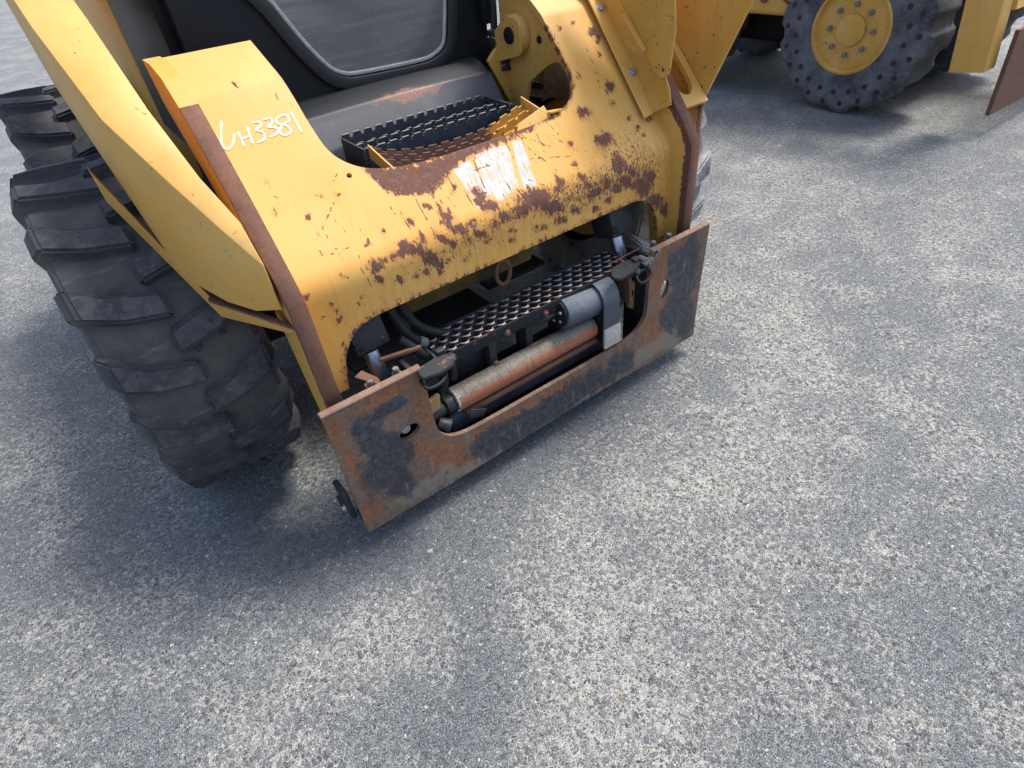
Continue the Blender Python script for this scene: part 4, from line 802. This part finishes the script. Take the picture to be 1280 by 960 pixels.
# ---- upper steps --------------------------------------------------------------------------------------
def castle_wall(name, x0, x1, y, z, h, n, mat, parent, sag=lambda x: 0, dy=lambda x: 0, th=.005, tooth=.010, ph=0):
    bm = bmesh.new(); e = bm.verts.layers.float.new('edge'); rows = []
    P = []
    for i in range(n):
        a = x0 + (x1 - x0) * i / n; b = x0 + (x1 - x0) * (i + .58) / n; c = x0 + (x1 - x0) * (i + .66) / n; d = x0 + (x1 - x0) * (i + .94) / n
        P += [(a + .0, tooth), (b, tooth), (c, 0), (d, 0)]
    P.append((x1, tooth))
    for x, t in P:
        r = []
        for dyy, zz, q in ((-th / 2, z - h, 0), (-th / 2, z + t - .002, 0), (-th / 2, z + t, 1), (th / 2, z + t, 1), (th / 2, z + t - .002, 0), (th / 2, z - h, 0)):
            v_ = bm.verts.new((x, y + dy(x) + dyy, zz + sag(x))); v_[e] = (1. if t > 0 else .3) * q; r.append(v_)
        rows.append(r)
    for a, b in zip(rows, rows[1:]):
        for k in range(6): bm.faces.new((a[k], a[(k + 1) % 6], b[(k + 1) % 6], b[k]))
    bm.faces.new(rows[0][::-1]); bm.faces.new(rows[-1]); bmesh.ops.recalc_face_normals(bm, faces=bm.faces)
    return link(name, bm, mat, parent)
us = boxo('upper_step', (.012, .447, .735), (.415, .112, .006), 'tread2', L, bv=.001); us['label'] = 'black step box with notched edges under the cab door'
castle_wall('notched_edge', -.20, .212, .390, .757, .055, 13, 'tread2', us); castle_wall('notched_edge', -.205, .212, .505, .765, .04, 14, 'tread2', us)
castle_wall('notched_edge', -.20, .212, .447, .752, .02, 13, 'tread2', us, ph=1)
for k in (0, 1): strip_zigzag('grip_strip', -.195, .205, .415 + .06 * k, .752, .033, .004, .014, k, 'tread2', us)
for x in (-.206, .218): boxo('step_side', (x, .447, .735), (.006, .122, .065), 'tread2', us, bv=.001)
boxo('step_mount', (.0, .47, .66), (.34, .06, .12), 'dark', L)
sag = lambda x: -.034 * max(0, 1 - abs((x - .0) / .21) ** 2.4) + (.004 if x > .12 else 0)
def bow(name, y, zoff, mat): return castle_wall(name, -.212, .20, y, .775 + zoff, .016, 12, mat, us2, sag=sag, tooth=.006)
us2 = boxo('bowed_step', (-.006, .243, .745), (.40, .004, .012), 'tread3', L, bv=.001); us2['label'] = 'bent rusty step sagging behind the crossmember cut-out'
bow('notched_edge', .322, .004, 'tread3'); bow('notched_edge', .292, -.001, 'tread3'); bow('notched_edge', .262, -.006, 'tread3')
bm = bmesh.new(); prev = None
for i in range(41):
    x = -.212 + .412 * i / 40; r = [bm.verts.new((x, .325, .766 + sag(x))), bm.verts.new((x, .225, .744 + sag(x)))]
    if prev: bm.faces.new((prev[0], prev[1], r[1], r[0]))
    prev = r
bmesh.ops.recalc_face_normals(bm, faces=bm.faces); bmesh.ops.solidify(bm, geom=bm.faces[:], thickness=.004); link('step_pan', bm, 'tread3', us2, 40)
for x, z in ((-.216, .77), (.206, .775)):
    poly('step_end', [(x, .20, .735), (x, .335, z - .01), (x, .335, z + .02), (x, .225, z - .005)], .004, 'yellow', us2, .0005, dirv=(1, 0, 0))
poly('step_wedge', [(.105, .226, .742), (.214, .226, .757), (.209, .250, .786), (.125, .245, .765)], .004, 'yellow_dull', us2, .001)
boxo('yellow_step_flange', (.225, .262, .765), (.035, .09, .005), 'yellow', us2, Matrix.Rotation(-.25, 3, 'X'), .001)

# ---- black cover ahead of the cab ---------------------------------------------------------------------
bm = bmesh.new(); secs = [(.662, .832), (.640, .830), (.575, .806), (.520, .740), (.505, .70), (.505, .60)]
sm = fillet([(a, b) for a, b in secs], 0, 5, {1: .015, 2: .02, 3: .03}); rows = []
for y, z in sm: rows.append([bm.verts.new((x * (1 + (y - .5) * .1), y, z + .006 * (1 - (x / .3) ** 2))) for x in np.linspace(-.285, .285, 14)])
for a, b in zip(rows, rows[1:]):
    for k in range(13): bm.faces.new((a[k], a[k + 1], b[k + 1], b[k]))
bmesh.ops.recalc_face_normals(bm, faces=bm.faces); bmesh.ops.solidify(bm, geom=bm.faces[:], thickness=.004)
cv = link('footwell_cover', bm, 'cover', L, 45); cv['label'] = 'scuffed black cover below the cab door'
cvs = [(-.08, .582, .8585), (.0, .560, .851), (.09, .555, .8505)]
boxo('cover_side', (-.33, .60, .70), (.05, .10, .22), 'dark', L)
hexbolt('cover_bolt', (-.262, .45, .735), (0, -1, .3), .009, 'zinc', L)
boxo('cover_lug', (-.262, .48, .72), (.03, .06, .03), 'cyl', L)

# ---- cab ---------------------------------------------------------------------------------------------
YC = .66
gl_out = [(-.30, 1.16), (-.232, 1.035), (-.185, .950), (-.140, .888), (-.105, .866), (-.06, .858), (.11, .853), (.165, .860), (.200, .882), (.214, .93), (.226, .99), (.232, 1.06), (.24, 1.16), (.26, 1.60), (-.38, 1.60)]
gl_out = smooth_loop(gl_out, {13, 14})
fr_out = [(-.43, .70), (.345, .70), (.36, 1.70), (-.46, 1.70)]
def offs(Lp, d):
    R = []; n = len(Lp)
    for i in range(n):
        a = Vector(Lp[i - 1]); b = Vector(Lp[(i + 1) % n]); t = (b - a).normalized(); R.append((Lp[i][0] + t.y * d, Lp[i][1] - t.x * d))
    return R
me, uv = cdt_plate(fr_out, [offs(gl_out, .030)], .06, lambda x, z: (x, YC, z), .05, lambda *a: (0, 1, 0))
door = link('cab_front_frame', me, 'black', L, 30); door['label'] = 'black cab front with scuffed paint'
def ringpart(name, inner, outer, y, depth, mat, parent):
    bm = bmesh.new(); n = len(inner); R = []
    for a, b in zip(inner, outer): R.append([bm.verts.new((a[0], y, a[1])), bm.verts.new((b[0], y, b[1])), bm.verts.new((b[0], y + depth, b[1])), bm.verts.new((a[0], y + depth, a[1]))])
    for i in range(n):
        for k in range(4): bm.faces.new((R[i][k], R[i][(k + 1) % 4], R[(i + 1) % n][(k + 1) % 4], R[(i + 1) % n][k]))
    bmesh.ops.recalc_face_normals(bm, faces=bm.faces); bevel(bm, .003, 2, 50); return link(name, bm, mat, parent, 50)
ringpart('door_seal', offs(gl_out, .002), offs(gl_out, .032), YC - .014, .03, 'seal', door)
ringpart('glass_trim', offs(gl_out, -.010), offs(gl_out, .0), YC - .007, .014, 'trim', door)
bm = bmesh.new(); f = bm.faces.new([bm.verts.new((x, YC - .004, z)) for x, z in offs(gl_out, -.003)]); r_ = bmesh.ops.extrude_face_region(bm, geom=[f]); bmesh.ops.translate(bm, verts=[x for x in r_['geom'] if isinstance(x, bmesh.types.BMVert)], vec=(0, .005, 0)); bmesh.ops.recalc_face_normals(bm, faces=bm.faces)
link('door_glass', bm, 'glass', door)
cab = boxo('cab_floor', (-.05, 1.02, .80), (.76, .66, .03), 'floor', L)
bm = bmesh.new()
for x in (-.45, .355): box(bm, (x, 1.05, 1.20), (.03, .68, 1.0))
box(bm, (-.05, 1.40, 1.2), (.80, .03, 1.0)); box(bm, (-.05, 1.05, 1.71), (.84, .76, .03)); bevel(bm, .004)
link('cab_shell', bm, 'black', L, 40)
bm = bmesh.new(); box(bm, (-.05, 1.22, .98), (.46, .34, .12)); box(bm, (-.05, 1.36, 1.25), (.46, .07, .5)); bevel(bm, .03, 3); link('operator_seat', bm, 'hose', L, 50)
tubeo('lap_bar', [(-.26, 1.1, 1.12), (-.24, .80, 1.02), (-.10, .74, .90), (.10, .74, .885), (.16, .80, 1.0), (.17, 1.1, 1.12)], .012, 'yellow_dirty', L)
for x in (-.2, .1): boxo('foot_pedal', (x, .80, .84), (.11, .14, .02), 'dark', L, Matrix.Rotation(.5, 3, 'X'), .003)
# bellows and bracket to the right of the cab
bm = bmesh.new()
for i in range(6): cyl(bm, (.345, .60, .80 + i * .017), (.345, .60, .812 + i * .017), .036 - .002 * (i % 2), .031, n=20)
link('rubber_bellows', bm, 'hose', L, 50)
boxo('cab_bracket', (.335, .64, .96), (.035, .03, .10), 'dark', L)
tubeo('side_cable', [(.33, .60, .90), (.345, .62, 1.0), (.34, .66, 1.12)], .01, 'hose', L)

# ---- wheels -------------------------------------------------------------------------------------------
def wheel(parent, cx, cy, cz, R, W, mat, sg, solid=False, nl=17):
    """tyre with a curved carcass and diagonal lugs; sg = side the rim faces"""
    w_ = bpy.data.objects.new('wheel', None); COL.objects.link(w_); w_.parent = parent; w_.location = (cx, cy, cz)
    prof_ = [(-W * .44, .245 / .42), (-W * .50, .30 / .42), (-W * .51, .345 / .42), (-W * .47, .383 / .42), (-W * .36, .388 / .42), (0, .391 / .42), (W * .36, .388 / .42), (W * .47, .383 / .42), (W * .51, .345 / .42), (W * .50, .30 / .42), (W * .44, .245 / .42)]
    bm = bmesh.new(); N = 72; rows = []
    for i in range(N):
        a = 2 * PI * i / N; rows.append([bm.verts.new((x, math.cos(a) * r * R, math.sin(a) * r * R)) for x, r in prof_])
    for i in range(N):
        for k in range(len(prof_) - 1): bm.faces.new((rows[i][k], rows[i][k + 1], rows[(i + 1) % N][k + 1], rows[(i + 1) % N][k]))
    for i in range(nl):
        for h in (-1, 1):
            a0 = 2 * PI * (i + (.5 if h > 0 else 0)) / nl; pts_ = []
            # lug: from centre sweeping back to the shoulder and down the side
            cl_ = [(-.04 * h, 0.0, .988, .060), (.25 * h, -.05, .993, .068), (.46 * h, -.13, .988, .082), (.535 * h, -.165, .90, .085), (.525 * h, -.18, .80, .070)]
            vs_ = []
            for (xx, da, rt, wd) in cl_:
                for s2 in (-1, 1):
                    for rr in (rt, rt - .095):
                        ww = wd * (1 if rr == rt else 1.35)
                        a = a0 + da + s2 * ww * .98; x_ = xx * W if rr == rt else xx * W * .93
                        vs_.append(bm.verts.new((x_, math.cos(a) * rr * R, math.sin(a) * rr * R)))
            for j in range(4):
                o = j * 4; p = o + 4
                for q in ((o, p, p + 2, o + 2), (o + 1, p + 1, p, o), (o + 2, p + 2, p + 3, o + 3)): bm.faces.new([vs_[t] for t in q])
            bm.faces.new([vs_[t] for t in (0, 2, 3, 1)]); bm.faces.new([vs_[t] for t in (16, 17, 19, 18)])
    bmesh.ops.recalc_face_normals(bm, faces=bm.faces)
    es = [e for e in bm.edges if len(e.link_faces) == 2 and e.calc_face_angle(0) > .7]
    bmesh.ops.bevel(bm, geom=es, offset=.006, segments=2, affect='EDGES', clamp_overlap=True)
    link('tyre', bm, mat, w_, 45)
    bm = bmesh.new(); pr = [(.0, .05), (.35, .16), (.42, .19), (.44, .245), (.47, .255), (.40, .23)]
    N2 = 48; rw = []
    for i in range(N2):
        a = 2 * PI * i / N2; rw.append([bm.verts.new((sg * x * W, math.cos(a) * r * R / .42, math.sin(a) * r * R / .42)) for x, r in pr])
    for i in range(N2):
        for k in range(len(pr) - 1): bm.faces.new((rw[i][k], rw[i][k + 1], rw[(i + 1) % N2][k + 1], rw[(i + 1) % N2][k]))
    cyl(bm, (-sg * W * .3, 0, 0), (sg * W * .12, 0, 0), .24 * R / .42, n=40)
    bmesh.ops.recalc_face_normals(bm, faces=bm.faces); rim = link('rim', bm, 'yellow_dull', w_, 40)
    for i in range(8): cylo('wheel_nut', (sg * W * .12, math.cos(i * PI / 4) * .10, math.sin(i * PI / 4) * .10), (sg * W * .20, math.cos(i * PI / 4) * .10, math.sin(i * PI / 4) * .10), .014, 'zinc', rim, n=6)
    return w_
for cy in (.645, 1.72):
    wheel(L, -.725, cy, .412, .418, .29, 'rubber', -1); wheel(L, .738, cy, .412, .418, .30, 'rubber_dusty', 1)
# dusty rear body so that the machine reads whole from other viewpoints
boxo('engine_body', (0, 1.95, .85), (.95, 1.0, .75), 'yellow', L, bv=.05)

# ================================================================ second machine in the background
def second():
    T = bpy.data.objects.new('skid_steer_loader', None); COL.objects.link(T)
    T['label'] = 'yellow machine parked farther back on the right, riding on solid tyres with round holes'; T['category'] = 'skid steer loader'
    T.location = (3.64, 0, 0)
    def solid_wheel(x, y, sg):
        w_ = bpy.data.objects.new('wheel', None); COL.objects.link(w_); w_.parent = T; w_.location = (x, y, .43)
        R = .43; W = .30; bm = bmesh.new(); N = 112; rows = []
        for i in range(N):
            a = 2 * PI * i / N; t = (i % 8) / 8; rr = R * (1 if t < .62 else .945)
            rows.append([bm.verts.new((sg * xx, math.cos(a) * r_, math.sin(a) * r_)) for xx, r_ in ((-W * .46, .22), (-W * .5, .26), (-W * .5, rr * .93), (-W * .44, rr), (W * .44, rr), (W * .5, rr * .93), (W * .5, .26), (W * .46, .22))])
        for i in range(N):
            for k in range(7): bm.faces.new((rows[i][k], rows[i][k + 1], rows[(i + 1) % N][k + 1], rows[(i + 1) % N][k]))
        bmesh.ops.recalc_face_normals(bm, faces=bm.faces); bevel(bm, .007, 2, 25)
        ty = link('tyre', bm, 'rubber_mid', w_, 40); src = None
        for ring, n_, off in ((.375, 22, 0), (.315, 22, .5)):
            for i in range(n_):
                a = 2 * PI * (i + off) / n_
                if src is None:
                    bm = bmesh.new(); cyl(bm, (-.012, 0, 0), (.012, 0, 0), .0145, n=14); src = link('tyre_hole', bm, 'seal', ty, 40); h = src
                else: h = src.copy(); COL.objects.link(h); h.parent = ty
                h.location = (sg * (W * .5 - .0105), math.cos(a) * ring, math.sin(a) * ring)
        bm = bmesh.new(); cyl(bm, (-W * .40, 0, 0), (W * .40, 0, 0), .225, n=40); cyl(bm, (sg * W * .38, 0, 0), (sg * W * .47, 0, 0), .08, n=24); bevel(bm, .006, 2, 40); rim = link('rim', bm, 'yellow_dull', w_, 40)
        bm = bmesh.new(); cyl(bm, (sg * W * .38, 0, 0), (sg * W * .47, 0, 0), .215, .225, 40, False); bmesh.ops.solidify(bm, geom=bm.faces[:], thickness=.012); link('rim_lip', bm, 'yellow_dull', rim, 40)
        for i in range(8): cylo('wheel_nut', (sg * W * .40, math.cos(i * PI / 4) * .125, math.sin(i * PI / 4) * .125), (sg * W * .47, math.cos(i * PI / 4) * .125, math.sin(i * PI / 4) * .125), .014, 'dull', rim, n=6)
    for y in (.98, 2.25):
        for sg in (-1, 1): solid_wheel(sg * .49, y, sg)
    bm = bmesh.new(); box(bm, (0, 1.65, .47), (.62, 1.9, .42)); bevel(bm, .03, 3); link('chassis', bm, 'dark', T, 40)
    bm = bmesh.new(); box(bm, (0, 1.66, .86), (1.16, .56, .80)); bevel(bm, .03, 3); link('body', bm, 'yellow', T, 40)
    bm = bmesh.new(); box(bm, (0, 2.45, 1.10), (1.16, 1.0, .62)); bevel(bm, .05, 3); link('engine_cover', bm, 'yellow', T, 40)
    bm = bmesh.new(); box(bm, (0, 1.45, 1.45), (.86, 1.1, 1.1)); bevel(bm, .04, 3); link('cab', bm, 'black', T, 40)
    for sg in (-1, 1):
        bm = bmesh.new(); box(bm, (sg * .66, 1.35, 1.22), (.10, 2.2, .20)); box(bm, (sg * .60, .38, .72), (.12, .16, .85), Matrix.Rotation(-.12, 3, 'X')); bevel(bm, .008, 2); link('lift_arm', bm, 'yellow', T, 40)
    poly('front_crossmember', [(-.54, .28, .55), (.54, .28, .55), (.54, .34, .85), (-.54, .34, .85)], .02, 'yellow', T)
    poly('coupler_plate', [(-.575, .20, .10), (.575, .20, .10), (.575, .22, .48), (-.575, .22, .48)], .02, 'rust', T)
    tubeo('side_hose', [(-.585, 1.52, .72), (-.60, 1.50, .62), (-.605, 1.44, .56), (-.59, 1.40, .53)], .009, 'rust_dark', T)
    cylo('side_fitting', (-.575, 1.58, .55), (-.60, 1.58, .55), .022, 'rust', T); cylo('side_fitting', (-.575, 1.44, .60), (-.60, 1.44, .60), .014, 'bare', T)
second()
